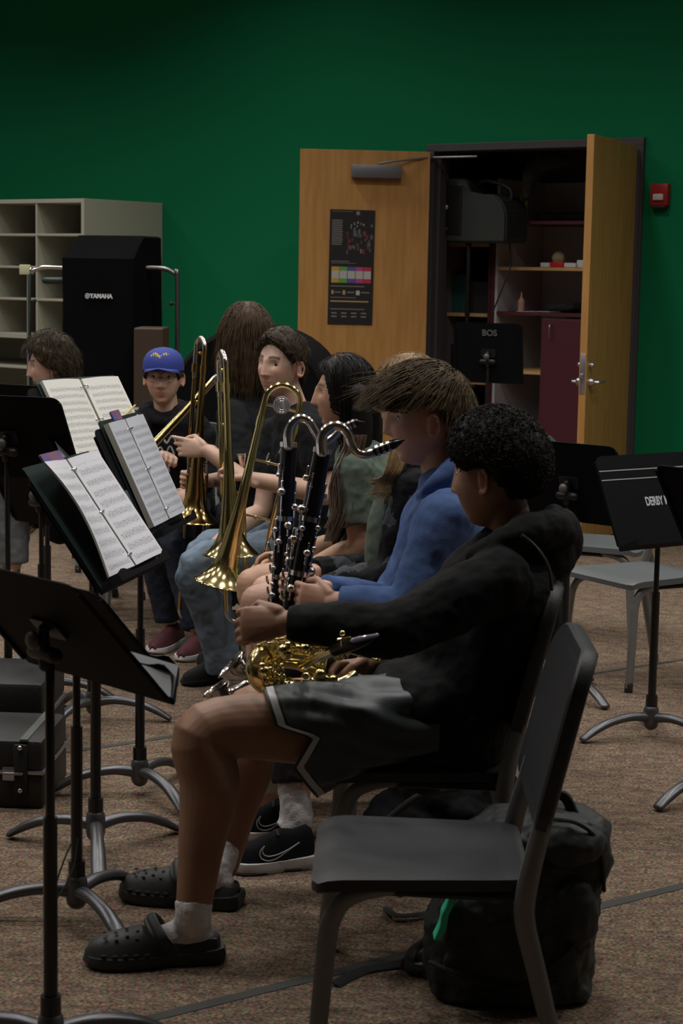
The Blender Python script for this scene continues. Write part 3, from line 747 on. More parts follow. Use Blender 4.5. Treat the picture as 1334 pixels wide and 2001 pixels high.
# ------------------------------------------------------------------ music stands
def make_stand(label, base, ang, h, tilt, yaw_legs=0.4, group=None, cx=0.0, W_=.50, Hd=.34, lip=True, cut=0.0):
    """local +X looks to the player; h = height of the desk centre"""
    t = thing('music_stand', label, 'music stand', base, ang, group)
    st, ct = math.sin(tilt), math.cos(tilt)
    upv = V((-st, 0, ct)); nr = V((ct, 0, st)); lt = V((0, 1, 0)); c = V((cx, 0, h))
    bm = nb(); prism(bm, rrect(W_, Hd, .03, 5, tl=.035, bl=.004), c, lt, upv, nr*.003)
    dk = part('desk', bm, M_desk, t, world=False, smooth=False)
    # tray along the bottom edge, front lip wavy
    bm = nb(); b0 = c-upv*(Hd/2); N = 24; depth = .062
    rows = []
    for k in range(N+1):
        y = -W_/2+W_*k/N; e = abs(y)/(W_/2); wv = .018*math.exp(-((abs(y)-W_*.36)/(.04))**2)
        dp = depth*(1-.9*max(0, (e-.80)/.2)**1.2)
        p0 = b0+lt*y; p1 = p0+nr*dp; p2 = p1+upv*(.014+wv)
        rows.append([p0, p0+nr*.002+upv*.002, p1+upv*.002-nr*.002, p2-nr*.002, p2, p1, p0-upv*.001])
    skin_rings(bm, rows); part('tray', bm, M_desk, t, world=False, smooth=False)
    for sg_ in (-1, 1):
        bm = nb(); prism(bm, rrect(.012, Hd*.9, .004, 2), c+lt*sg_*(W_/2-.006), lt, upv, nr*-.006); part('edge_rib', bm, M_desk, t, world=False, smooth=False)
    hz = h-.02
    bm = nb(); tube(bm, [V((0, 0, .36)), V((0, 0, hz-.05))], .0095, 12); part('upper_pole', bm, M_pole, t, world=False)
    bm = nb(); tube(bm, [V((0, 0, .10)), V((0, 0, .52 if h > .75 else h-.25))], .0145, 14, cap='flat'); part('lower_tube', bm, M_pole, t, world=False)
    bm = nb(); tube(bm, [V((-.012, 0, hz-.055)), V((cx-.012, 0, h))+nr*-.004], .012, 10); tube(bm, [V((-.012, -.035, hz-.03)), V((-.012, .035, hz-.03))], .016, 12); prism(bm, rrect(.09, .05, .01, 3), c, lt, upv, nr*-.006)
    part('tilt_bracket', bm, M_black, t, world=False)
    bm = nb(); ball(bm, V((-.04, 0, hz)), (.012, .019, .019), 14); part('knob', bm, mat('worn_knob', (.10, .095, .09), .45, .3), t, world=False)
    bm = nb(); tube(bm, [V((0, 0, .085)), V((0, 0, .15))], .021, 14, cap='flat'); part('collar', bm, M_pole, t, world=False)
    bm = nb(); tube(bm, [V((0, 0, .052)), V((0, 0, .095))], .027, 16); part('hub', bm, M_grayleg, t, world=False)
    for k in range(3):
        a = yaw_legs+k*2*PI/3; d = V((math.cos(a), math.sin(a), 0)); bm = nb()
        ctube(bm, [(d*.015+UZ*.072, .019, .018), (d*.08+UZ*.078, .018, .015), (d*.16+UZ*.066, .019, .014), (d*.22+UZ*.043, .021, .013), (d*.272+UZ*.013, .020, .009)], 5, 14, lat=V((-d.y, d.x, 0)))
        part('leg', bm, M_grayleg, t, world=False)
    INV_desk = (base, ang, c, lt, upv, nr)
    return t, INV_desk
def deskframe(D):
    base, ang, c, lt, upv, nr = D
    M = Matrix.Translation(V(base)) @ Matrix.Rotation(ang, 4, 'Z'); R3 = M.to_3x3()
    return M @ c, R3 @ lt, R3 @ upv, R3 @ nr
def G3(px, py): g = G(px, py); return (g.x, g.y, 0)
def SC(px, py, Y): p = P(px, py, Y); return (p.x, Y, 0), p.z
b_, h_ = SC(97, 1226, 3.56)
s0, D0 = make_stand('black music stand seen from behind, nearest stand at lower left', b_, math.radians(43), h_, math.radians(42), 1.9)
s0b, D0b = make_stand('black music stand hidden behind the nearest one, grey tripod feet near the front clog', G3(150, 1795), math.radians(43), .74, math.radians(42), 1.2-math.radians(43)+2.0)
b_, h_ = SC(187, 1025, 4.97)
s3, D3 = make_stand('music stand holding the large binder with a curled page', b_, math.radians(-12), h_, math.radians(35), .9, Hd=.36)
b_, h_ = SC(275, 936, 5.53)
s2, D2 = make_stand('music stand holding the glossy plastic sleeved binder', b_, math.radians(-9), h_, math.radians(25), 1.3, Hd=.36)
b_, h_ = SC(182, 842, 6.45)
s1, D1 = make_stand('music stand farthest back on the left holding the cream paged binder', b_, math.radians(-32), h_, math.radians(32), .6, Hd=.36)
make_stand('black music stand at the far left edge with grey tilt knob', (P(14, 900, 6.3).x, 6.3, 0), math.radians(70), 1.03, math.radians(30), .2)
make_stand('black music stand just right of the far left one, with small white mark', (P(92, 900, 7.2).x, 7.2, 0), math.radians(60), 1.0, math.radians(25), .5)
make_stand('black music stand behind the instrument cases on the left', G3(82, 1372), math.radians(50), .80, math.radians(30), 1.3)
r2, DR2 = make_stand('black music stand with white printed lettering and two pale stripes', G3(1270, 1440), math.radians(-55), .845, math.radians(25), .3)
make_stand('black music stand turned away behind the curly haired person', (P(1110, 1000, 7.0).x, 7.0, 0), math.radians(48), .83, math.radians(22), 2.3)
make_stand('black music stand cut off by the right edge of the photo', (P(1432, 1000, 5.6).x, 5.6, 0), math.radians(38), .885, math.radians(32), 1.0, cut=1)
rb, DRB = make_stand('black music stand marked with pale letters standing before the closet', (P(953, 720, 10.9).x, 10.9, 0), math.radians(70), 1.16, math.radians(10), .3, Hd=.36, W_=.42)
def on_desk_back(D, txt, size, x, y, name='lettering', parent=None, m=None):
    c, lt, up, nr = deskframe(D)
    me = textmesh(txt, size, c+lt*(-x)+up*y-nr*.003, -lt, up, .0006, .0012); part(name, me, m or M_white, parent, smooth=False)
def on_desk_front(D, txt, size, x, y, parent, m=None, bold=.002):
    c, lt, up, nr = deskframe(D)
    me = textmesh(txt, size, c+lt*x+up*y+nr*.0037, lt, up, .0006, bold, 'LEFT', sx=.62); part('lettering', me, m or M_white, parent, smooth=False)
on_desk_front(DR2, 'DERBY MIDDLE', .044, -.072, -.005, r2, mat('pale_blue_print', (.42, .46, .50), .6), .0013)
c, lt, up, nr = deskframe(DR2)
for y in (.115, .082):
    bm = nb(); prism(bm, [(-.247, -.0018), (.247, -.0018), (.247, .0018), (-.247, .0018)], c+up*y+nr*.003, lt, up, nr*.001); part('stripe', bm, mat('pale_grey_stripe', (.30, .30, .30), .5), r2, smooth=False)
on_desk_back(DRB, 'BOS', .05, .01, .12, parent=rb, m=mat('faint_grey_print', (.12, .12, .12), .7))
# ------------------------------------------------------------------ binders with music
def page_mat(name, base, scale, ink=(.20, .21, .24), vert=0.0):
    m = bpy.data.materials.new(name); m.use_nodes = True; nt = m.node_tree; b = nt.nodes['Principled BSDF']; b.inputs['Roughness'].default_value = .6
    uv = nt.nodes.new('ShaderNodeUVMap'); sep = nt.nodes.new('ShaderNodeSeparateXYZ'); nt.links.new(uv.outputs[0], sep.inputs[0])
    def mth(op, a, b_=None):
        n = nt.nodes.new('ShaderNodeMath'); n.operation = op
        for i, x in enumerate((a, b_)):
            if x is None: continue
            if isinstance(x, (int, float)): n.inputs[i].default_value = x
            else: nt.links.new(x, n.inputs[i])
        return n.outputs[0]
    X, Y = sep.outputs[0], sep.outputs[1]
    ys = mth('FRACT', mth('MULTIPLY', Y, scale))               # systems
    inband = mth('MULTIPLY', mth('GREATER_THAN', ys, .30), mth('LESS_THAN', ys, .70))
    ln = mth('LESS_THAN', mth('FRACT', mth('MULTIPLY', ys, 12.5)), .30)
    nz = nt.nodes.new('ShaderNodeTexNoise'); nz.inputs['Scale'].default_value = 1; nz.inputs['Detail'].default_value = 2
    mp = nt.nodes.new('ShaderNodeMapping'); mp.inputs['Scale'].default_value = (55, scale*7, 1); nt.links.new(uv.outputs[0], mp.inputs[0]); nt.links.new(mp.outputs[0], nz.inputs['Vector'])
    notes = mth('MULTIPLY', mth('GREATER_THAN', nz.outputs['Fac'], .56), mth('MULTIPLY', mth('GREATER_THAN', ys, .18), mth('LESS_THAN', ys, .82)))
    edge = mth('MULTIPLY', mth('MULTIPLY', mth('GREATER_THAN', X, .08), mth('LESS_THAN', X, .93)), mth('MULTIPLY', mth('GREATER_THAN', Y, .04), mth('LESS_THAN', Y, .93)))
    inkf = mth('MULTIPLY', edge, mth('MINIMUM', 1.0, mth('ADD', mth('MULTIPLY', mth('MULTIPLY', inband, ln), .75), mth('MULTIPLY', notes, .75))))
    mx = nt.nodes.new('ShaderNodeMix'); mx.data_type = 'RGBA'; nt.links.new(inkf, mx.inputs[0]); mx.inputs[6].default_value = (*base, 1); mx.inputs[7].default_value = (*ink, 1)
    nt.links.new(mx.outputs[2], b.inputs['Base Color']); return m
PG = [page_mat('sheet_music_white', (.72, .72, .78), 10), page_mat('sheet_music_cream', (.70, .69, .65), 12), page_mat('sheet_music_sleeve', (.66, .68, .76), 13)]
PG[2].node_tree.nodes['Principled BSDF'].inputs['Roughness'].default_value = .25
def sheet(bm, f, nx, ny, th=.002):
    """f(u,v)->Vector; two-sided thin slab with uv"""
    uvl = bm.loops.layers.uv.verify()
    def grid(off):
        g = [[bm.verts.new(f(i/nx, j/ny)+off) for j in range(ny+1)] for i in range(nx+1)]
        for i in range(nx):
            for j in range(ny):
                fc = bm.faces.new((g[i][j], g[i+1][j], g[i+1][j+1], g[i][j+1]))
                for l, (a, b_) in zip(fc.loops, ((i, j), (i+1, j), (i+1, j+1), (i, j+1))): l[uvl].uv = (a/nx, b_/ny)
        return g
    return grid
def binder(name, label, D, w_, h_, off, pm, curl=0.0, lean=0.0, thick=.02, covl=.24, covm=M_binder):
    """open binder resting on the desk tray; left page on -lt side"""
    c, lt, up, nr = deskframe(D)
    lx, ly = off
    o = c+lt*lx+up*ly+nr*.004
    lt2 = (lt*math.cos(lean)+up*math.sin(lean)); up2 = (up*math.cos(lean)-lt*math.sin(lean))
    t = thing(name, label, 'binder', tuple(o-up2*h_/2))
    bm = nb()
    for s in (-1, 1):
        prism(bm, rrect(w_+.012, h_+.03, .008, 3), o+lt2*s*(w_/2+.012)+nr*.001, lt2, up2, nr*.003)
    prism(bm, rrect(.03, h_+.03, .002, 2), o, lt2, up2, nr*.003)
    part('cover', bm, covm, t, smooth=False)
    for s in (-1, 1):
        def f(u, v, lift=thick, s=s):
            x = s*(.006+w_*(u if s > 0 else 1-u)); e = abs(x)/w_
            z = lift+.010*math.sin(min(1, e*1.6)*PI/2)-.010*max(0, e-.55)
            if curl and s < 0: 
                z += curl*(max(0, e-.2)**1.5)*(.15+.85*max(0, math.sin(v*PI*.8)))*1.0
            p = o+lt2*x+up2*((v-.5)*h_)+nr*z
            if curl and s < 0: p += lt2*curl*.7*max(0, e-.3)*math.sin(v*PI*.75)
            return p
        bm = nb(); uvl = bm.loops.layers.uv.verify(); nx, ny = 8, 14
        g = [[bm.verts.new(f(i/nx, j/ny)) for j in range(ny+1)] for i in range(nx+1)]
        b2 = [[bm.verts.new(f(i/nx, j/ny, .005 if not (curl and s < 0) else thick-.006)) for j in range(ny+1)] for i in range(nx+1)]
        for i in range(nx):
            for j in range(ny):
                for G_, mi in ((g, 0), (b2, 1)):
                    fc = bm.faces.new((G_[i][j], G_[i+1][j], G_[i+1][j+1], G_[i][j+1])); fc.material_index = mi
                    for l, (a, b_) in zip(fc.loops, ((i, j), (i+1, j), (i+1, j+1), (i, j+1))): l[uvl].uv = (a/nx, b_/ny)
        for i in range(nx):
            for j0 in (0, ny): bm.faces.new((g[i][j0], g[i+1][j0], b2[i+1][j0], b2[i][j0])).material_index = 1
        for j in range(ny):
            for i0 in (0, nx): bm.faces.new((g[i0][j], g[i0][j+1], b2[i0][j+1], b2[i0][j])).material_index = 1
        # keep front face normals toward the reader
        part('page_stack', bm, [pm, mat('paper_edge', (.55, .53, .47), .8)], t)
    for k in (-1, 0, 1):
        bm = nb(); q = o+up2*(k*h_*.40)+nr*(thick*.55)
        ctube(bm, [(q-lt2*.022, .0022), (q-lt2*.02+nr*.012, .0024), (q+nr*.020, .0024), (q+lt2*.02+nr*.012, .0024), (q+lt2*.022, .0022)], 5, 8); part('ring', bm, M_chrome, t)
    return t, (o, lt2, up2, nr)
b3, B3 = binder('music_binder', 'open ring binder with curling white music pages, lowest of the three', D3, .232, .345, (.005, .02), PG[0], curl=.045, thick=.026)
b2, B2 = binder('music_binder', 'open ring binder with shiny sleeved pages, middle of the three', D2, .185, .33, (.015, .02), PG[2], thick=.022)
b1, B1 = binder('music_binder', 'open ring binder with cream music pages, farthest of the three', D1, .20, .33, (.03, .03), PG[1], thick=.018)
def on_binder(B, x, y, z): o, a, b_, n = B; return o+a*x+b_*y+n*z
# loose items around binders
bm = nb(); o, a, b_, n = B3
prism(bm, rrect(.14, .035, .003, 2), on_binder(B3, -.03, .193, .001), a, b_, n*.006)
top('music_booklet', bm, mat('orange_blue_cover', (.30, .10, .05), .5, col2=(.05, .09, .35), vscale=9), 'orange and blue booklet edge peeking above the lowest binder', 'booklet', smooth=False)
bm = nb(); prism(bm, rrect(.09, .03, .003, 2), on_binder(B2, -.01, .185, .001), B2[1], B2[2], n*.006)
top('music_booklet', bm, mat('orange_blue_cover', (.30, .10, .05), .5), 'small coloured booklet edge above the middle binder', 'booklet', smooth=False)
bm = nb(); o, a, b_, n = B1
prism(bm, [(-.05, -.09), (.045, -.09), (.05, .06), (-.045, .065)], on_binder(B1, .15, -.06, .034), a, b_, n*.0015)
top('loose_sheet', bm, mat('sheet_white', (.66, .67, .70), .6), 'loose white sheet clipped to the right page of the far binder', 'paper', smooth=False)
t = thing('pencil', 'yellow pencil lying at the top of the loose sheet', 'pencil', tuple(on_binder(B1, .10, .01, .04)))
bm = nb(); q0 = on_binder(B1, .09, -.015, .041); q1 = on_binder(B1, .20, .035, .041); tube(bm, [q0, q1], .0035, 6); part('shaft', bm, mat('pencil_yellow', (.50, .36, .05), .4), t)
bm = nb(); tube(bm, [q0, q0-(q1-q0).normalized()*.016], .004, 6); part('eraser', bm, mat('eraser_pink', (.5, .2, .2), .7), t)
o, a, b_, n = B1
bm = nb(); prism(bm, [(-.05, -.12), (.03, -.12), (.05, .11), (-.04, .12)], on_binder(B1, -.22, -.16, .006), a, b_, n*.0015)
top('loose_sheet', bm, mat('sheet_white', (.66, .67, .70), .6), 'loose white sheet hanging out below the left page of the far binder', 'paper', smooth=False)
# grey plastic folders under the binders on the stands
for D, lab, dy in ((D2, 'grey plastic folder tucked behind the middle binder', -.10), (D3, 'grey plastic folder tucked behind the lowest binder', -.09)):
    c, lt, up, nr = deskframe(D); bm = nb(); prism(bm, rrect(.24, .17, .01, 3), c-lt*.105+up*dy+nr*.0031, lt, up, nr*.0012)
    top('plastic_folder', bm, M_folder, lab, 'folder', smooth=False)
# paper lying in the front stand's tray
c, lt, up, nr = deskframe(D0); bm = nb()
prism(bm, [(-.25, .004), (-.20, .075), (.16, .08), (.2, .004)], c-up*.158+nr*.004, lt, nr, up*.0012)
top('clear_sleeve', bm, M_folder, 'grey plastic sleeve lying in the tray of the nearest stand', 'plastic sleeve', smooth=False)
# tissue on the left
bm = nb(); p = P(76, 905, 6.9)
for k in range(7): ball(bm, p+V((random.uniform(-.03, .03), random.uniform(-.03, .03), random.uniform(-.02, .02))), (.022, .02, .014), 8)
# ------------------------------------------------------------------ instrument cases on the left
def case(label, x1, yb, Y, zb, h, wd, dp, trim, brass=False, rot=0.0):
    p = P(x1, yb, Y); o = V((p.x, Y, zb)); M = Matrix.Translation(o) @ Matrix.Rotation(rot, 4, 'Z')
    t = thing('instrument_case', label, 'instrument case', tuple(o))
    M_c = mat('case_black_vinyl', (.012, .012, .013), .55, bump=.3, bscale=200)
    bm = nb(); box(bm, (-wd, 0, 0), (0, dp, h*.52), M, .012); part('lower_shell', bm, M_c, t)
    bm = nb(); box(bm, (-wd, 0, h*.54), (0, dp, h), M, .018); part('lid', bm, M_c, t)
    bm = nb(); box(bm, (-wd-.002, -.004, h*.50), (.003, dp+.003, h*.56), M, .003); part('valance_trim', bm, trim, t, smooth=False)
    for x in (-.085, -wd+.09):
        bm = nb(); box(bm, (x-.035, -.014, h*.42), (x+.03, -.003, h*.62), M, .004); tube(bm, [M @ V((x-.03, -.018, h*.53)), M @ V((x+.025, -.018, h*.53))], .004, 8); part('latch', bm, mat('dull_gold_latch', (.25, .22, .12), .4, .8) if brass else M_alum, t)
    bm = nb(); xs = -wd/2; ctube(bm, [(M @ V((xs-.07, -.006, h*.35)), .008), (M @ V((xs-.06, -.035, h*.33)), .009), (M @ V((xs+.06, -.035, h*.33)), .009), (M @ V((xs+.07, -.006, h*.35)), .008)], 5, 8); part('handle', bm, M_rubber, t)
    return t, M, o
cA, MA, oA = case('black instrument case with bright latches on the floor at lower left', 84, 1618, 5.35, 0.0, .21, .62, .36, M_alum, rot=-.05)
bm = nb(); box(bm, (-.085, -.016, .03), (-.045, -.004, .20), MA, .006); part('strap', bm, M_rubber, cA)
for z in (.19, .06):
    bm = nb(); ball(bm, MA @ V((-.065, -.018, z)), (.008, .006, .008), 10); part('rivet', bm, M_chrome, cA)
bm = nb(); box(bm, (-.07, .0, .205), (-.045, .36, .214), MA, .002); part('lid_strip', bm, mat('grey_strip', (.10, .11, .10), .5), cA, smooth=False)
cB, MB_, oB = case('black instrument case with pale aluminium band standing farther back on the left', 84, 1490, 5.85, 0.0, .27, .66, .40, mat('brushed_band', (.35, .35, .36), .4, .8), True, rot=-.03)
bm = nb(); box(bm, (-.33, -.008, .09), (-.14, -.003, .115), MB_, .002); part('name_strip', bm, mat('label_grey', (.2, .2, .2), .5), cB, smooth=False)
# grey plastic bag at the far left bottom edge and cable
# ------------------------------------------------------------------ backpack right
def backpack():
    c0 = G(1005, 1935); cy = 4.02; cxp = P(1005, 1900, cy).x
    t = thing('backpack', 'large black camouflage backpack with a bright green strip behind the empty chair', 'backpack', (cxp, cy, 0))
    M_bp = mat('black_camo_fabric', (.006, .008, .009), .65, col2=(.022, .028, .028), vscale=16, bump=.4, bscale=40)
    bm = nb(); xl = P(838, 1900, cy-.1).x; xr = P(1158, 1900, cy).x; zt = P(1100, 1575, cy).z
    R3 = Matrix.Rotation(0, 4, 'Z'); rings = []
    hx = (xr-xl)/2; mx_ = (xl+xr)/2
    prof = [(0.0, .90, .80, 0), (.012, .98, .95, 0), (.06, 1.0, 1.0, 0), (.16, 1.0, 1.02, .0), (.25, .98, 1.0, .02), (.33, .93, .95, .035), (.39, .80, .82, .055), (.425, .60, .60, .075), (.438, .3, .3, .085)]
    for z, sx, sy, dx in prof:
        zz = z/.438*zt; ring = []
        for k in range(40):
            a = 2*PI*k/40; ca, sa = math.cos(a), math.sin(a); e = .62
            x = mx_+dx+hx*sx*math.copysign(abs(ca)**e, ca); y = cy+.145*sy*math.copysign(abs(sa)**e, sa)
            q = V((x, y, zz)); q += V((noise.noise(q*9), noise.noise(q*9+V((4, 4, 4))), noise.noise(q*7)*.5))*.022*(1 if z > .02 else 0)
            ring.append(q)
        rings.append(ring)
    skin_rings(bm, rings)
    bmesh.ops.subdivide_edges(bm, edges=bm.edges[:], cuts=1, use_grid_fill=True, smooth=.6)
    part('bag_body', remesh(bm, .006, 3, ((.03, .07, 'CLOUDS'), (.010, .02, 'CLOUDS'))), M_bp, t)
    # front pocket
    def fp(px, py, dy=0): return P(px, py, cy-.155+dy)
    bm = nb(); 
    for k in range(3): ball(bm, fp(960, 1800+k*40, .02), (.11, .035, .07), 14)
    ball(bm, fp(1110, 1650, .03), (.085, .05, .05), 12); ball(bm, fp(1110, 1780, .05), (.07, .06, .10), 12)
    part('pocket', remesh(bm, .007, 6, ((.02, .05, 'CLOUDS'),)), M_bp, t)
    bm = nb(); pts = [fp(886, 1728, -.028), fp(884, 1755, -.03), fp(878, 1775, -.032), fp(870, 1790, -.03), fp(866, 1812, -.03), (fp(854, 1838, -.025))]
    q = cr([tuple(p) for p in pts], 4); ring = []
    for x in q: x = V(x); ring.append([x+V((-.007, 0, 0)), x+V((.007, 0, .002)), x+V((.007, .05, .002)), x+V((-.007, .05, 0))])
    skin_rings(bm, ring); part('green_strip', bm, mat('bright_green_tape', (.03, .55, .33), .5), t, smooth=False)
    for pts in ([(1075, 1600, .02), (1130, 1610, .0), (1170, 1650, .02), (1180, 1740, .05)], [(880, 1740, 0), (960, 1745, -.02), (1040, 1730, -.01)], [(1050, 1900, -.01), (1100, 1870, -.01), (1150, 1800, .03)], [(840, 1880, .02), (900, 1905, -.02), (1010, 1935, -.02), (1090, 1920, 0)]):
        bm = nb(); ctube(bm, [(fp(*p), .0045) for p in pts], 5, 6); part('zipper', bm, M_rubber, t)
    bm = nb()
    def gp(px, py, z=.006): return G(px, py, z)
    ctube(bm, [(gp(845, 1868, .05), .015, .004), (gp(810, 1872, .02), .015, .004), (gp(770, 1885, .008), .014, .004), (gp(720, 1893, .007), .014, .003), (gp(690, 1905, .006), .014, .003), (gp(655, 1923, .006), .014, .003)], 6, 8, lat=V((0, 1, .2)))
    ctube(bm, [(gp(830, 1840, .05), .012, .008), (gp(805, 1860, .03), .014, .01), (gp(800, 1890, .015), .014, .008), (gp(835, 1895, .02), .012, .006)], 6, 8)
    part('strap', bm, mat('black_webbing', (.01, .01, .011), .8, bump=.4, bscale=200), t)
    bm = nb(); ctube(bm, [(fp(1040, 1590, .12), .008, .012), (fp(1060, 1560, .12), .008, .012), (fp(1100, 1555, .12), .008, .012), (fp(1120, 1590, .12), .008, .012)], 6, 8); part('grab_handle', bm, M_rubber, t)
    for yy in (1905, 1925):
        bm = nb(); ball(bm, fp(1055, yy, -.005), (.006, .004, .006), 8); part('eyelet', bm, M_rubber, t)
backpack()
def bag2():
    cy = 4.95; t = thing('backpack', 'black bag with dangling straps lying under the occupied charcoal chairs', 'backpack', (P(840, 1700, cy).x, cy, 0))
    bm = nb(); zb = .0
    for (px, py, rx, ry, rz_) in ((800, 1640, .13, .14, .10), (900, 1610, .13, .14, .13), (850, 1560, .13, .12, .10), (960, 1580, .10, .13, .12), (940, 1660, .12, .13, .08)):
        p = P(px, py, cy); ball(bm, V((p.x, cy, max(p.z, rz_+.004))), (rx, ry, rz_), 14)
    part('bag_body', remesh(bm, .008, 3, ((.04, .06, 'CLOUDS'),)), mat('black_nylon', (.006, .006, .007), .8, bump=.4, bscale=60, spec=.12), t)
    bm = nb(); ctube(bm, [(P(755, 1700, cy-.15), .004, .012), (P(745, 1745, cy-.2), .004, .012), G_(765, 1785), G_(810, 1788), G_(850, 1780)], 6, 8, lat=V((0, 0, 1))); part('strap', bm, M_rubber, t)
    bm = nb(); ctube(bm, [(P(760, 1600, 4.8), .003, .01), (P(820, 1555, 4.78), .003, .01), (P(890, 1540, 4.78), .003, .01), (P(960, 1520, 4.8), .003, .01)], 6, 8); part('strap', bm, mat('grey_webbing', (.03, .03, .033), .7), t)
def G_(px, py): return (G(px, py, .012), .004, .012)
bag2()
bm = nb()

t = thing('cord', 'thin dark cord dangling from the tripod stand near the front clog', 'cord', tuple(P(150, 1640, 4.25)))
bm = nb(); ctube(bm, [(P(152, 1640, 4.27), .0022), (P(145, 1690, 4.24), .0022), (P(125, 1735, 4.2), .0022), (P(100, 1765, 4.15), .0022), (P(118, 1700, 4.2), .0022), (P(138, 1650, 4.25), .0022)], 6, 6); part('wire', bm, M_rubber, t)
# ------------------------------------------------------------------ instruments
def revolve_bell(bm, o, ax, prof, n=36):
    a, b_ = frame(ax)
    outer = [[o+ax*z+(a*math.cos(2*PI*k/n)+b_*math.sin(2*PI*k/n))*r for k in range(n)] for z, r in prof]
    inner = [[o+ax*z+(a*math.cos(2*PI*k/n)+b_*math.sin(2*PI*k/n))*max(.002, r-.0015) for k in range(n)] for z, r in prof[:8]]
    rim = [[o-ax*.0015+(a*math.cos(2*PI*k/n)+b_*math.sin(2*PI*k/n))*(prof[0][1]+.0005) for k in range(n)]]
    skin_rings(bm, outer[::-1]+rim+inner, True, (True, True))
def trombone(label, rim, topp, side, m=None, bow=.048, slide=.95, mp=True, sl_side=1, loose_y=.085, weight=False, group=None, sg=1.0):
    m = m or M_brass
    a = (topp-rim).normalized(); L = (topp-rim).length-bow; s = (side-a*side.dot(a)).normalized(); b_ = a.cross(s)*sg
    t = thing('trombone', label, 'trombone', tuple(rim), 0, group)
    def Q(x, y, z): return rim+s*x+b_*y+a*z
    bm = nb(); revolve_bell(bm, rim, a, [(0, .106), (.006, .098), (.016, .086), (.03, .072), (.05, .058), (.075, .046), (.11, .040), (.16, .033), (.23, .0255), (.33, .0190), (.45, .0145), (L, .0105)])
    bell = part('bell', bm, m, t)
    bm = nb(); pts = [Q(bow-bow*math.cos(k*PI/16), 0, L-.06+.06+bow*math.sin(k*PI/16)) for k in range(17)]
    tube(bm, [Q(0, 0, L-.12)]+pts+[Q(2*bow, 0, L-.12)], .0105, 12); 
    part('tuning_slide', bm, M_silver if weight is False else m, t)
    for x in (0, 2*bow):
        bm = nb(); tube(bm, [Q(x, 0, L-.10), Q(x, 0, L-.065)], .0145, 12, cap='flat'); part('ferrule', bm, m, t)
    gz = L-.48
    bm = nb(); tube(bm, [Q(2*bow, 0, L-.08), Q(2*bow, 0, gz)], .0088, 12); part('gooseneck', bm, m, t)
    for z in (L-.02, gz+.06, gz+.26):
        bm = nb(); r_ = .0042; tube(bm, [Q(0, 0, z), Q(2*bow, 0, z)], r_, 8); ball(bm, Q(bow, 0, z), .0075, 8); part('brace', bm, m, t)
    if weight:
        bm = nb(); tube(bm, [Q(bow, -.012, L-.01), Q(bow, .012, L-.01)], .031, 24, cap='flat'); part('counterweight', bm, mat('satin_counterweight', (.55, .55, .58), .45, .8), t)
        bm = nb()
        for rr in (.024, .016):
            tube(bm, [Q(bow, 0, L-.01)+(s*math.cos(k*PI/14)+a*math.sin(k*PI/14))*rr-b_*.0125 for k in range(29)], .0016, 6)
            tube(bm, [Q(bow, 0, L-.01)+(s*math.cos(k*PI/14)+a*math.sin(k*PI/14))*rr+b_*.0125 for k in range(29)], .0016, 6)
        for q_ in (-1, 1): tube(bm, [Q(bow+.006, q_*.0125, L-.002), Q(bow-.006, q_*.0125, L), Q(bow-.008, q_*.0125, L-.012), Q(bow+.004, q_*.0125, L-.020)], .0016, 6)
        part('engraved_ring', bm, M_chrome, t)
    # slide
    x0 = 2*bow; zb = gz-slide; ly = loose_y
    for y, zt in ((0, gz+.02), (ly, gz+.06)):
        bm = nb(); tube(bm, [Q(x0, y, zt), Q(x0, y, gz-.12)], .0065, 10); part('inner_tube', bm, M_chrome, t)
        bm = nb(); tube(bm, [Q(x0, y, gz-.05), Q(x0, y, zb)], .0078, 10); part('outer_tube', bm, M_brass2 if m is M_brass2 else m, t)
    bm = nb(); tube(bm, [Q(x0, ly/2-ly/2*math.cos(k*PI/14), zb-ly/2*math.sin(k*PI/14)) for k in range(15)], .0078, 10); part('slide_bow', bm, M_chrome, t)
    bm = nb(); ball(bm, Q(x0, ly/2, zb-ly/2-.012), .009, 10); part('bumper', bm, M_rubber, t)
    for z in (gz, gz-.09):
        bm = nb(); tube(bm, [Q(x0, 0, z), Q(x0, ly, z)], .0045, 8); part('slide_brace', bm, m, t)
    if mp:
        bm = nb(); z = gz+.06; ctube(bm, [(Q(x0, ly, z), .0075), (Q(x0, ly, z+.035), .009), (Q(x0, ly, z+.055), .013), (Q(x0, ly, z+.072), .0175), (Q(x0, ly, z+.080), .0205), (Q(x0, ly, z+.084), .0195)], 4, 16, cap='flat'); part('mouthpiece', bm, M_silver, t)
    return t
tr3 = trombone('brass trombone with a round engraved counterweight, front one of the three upright trombones', P(434, 1140, 6.5), P(526, 745, 6.5), V((1, 0, .0)), bow=.062, slide=.35, sg=1, loose_y=.07, weight=True, mp=False)
tr2 = trombone('brass trombone standing upright just left of and behind the front trombone', P(452, 1082, 6.74), P(440, 688, 6.74), V((-.35, 1, 0)), slide=.45, loose_y=.08, sg=-1)
tr1 = trombone('darker gold trombone with a narrow silver bow, leftmost of the upright trombones', P(378, 1018, 7.55), P(401, 662, 7.55), V((-.55, 1, 0)), m=M_brass2, bow=.042, slide=.62, mp=False, sg=-1)
tr4 = trombone('brass trombone held diagonally by the person in the blue cap', P(205, 975, 7.75), P(428, 728, 7.95), V((.1, 1, 0)), slide=.12, loose_y=.07, mp=True)
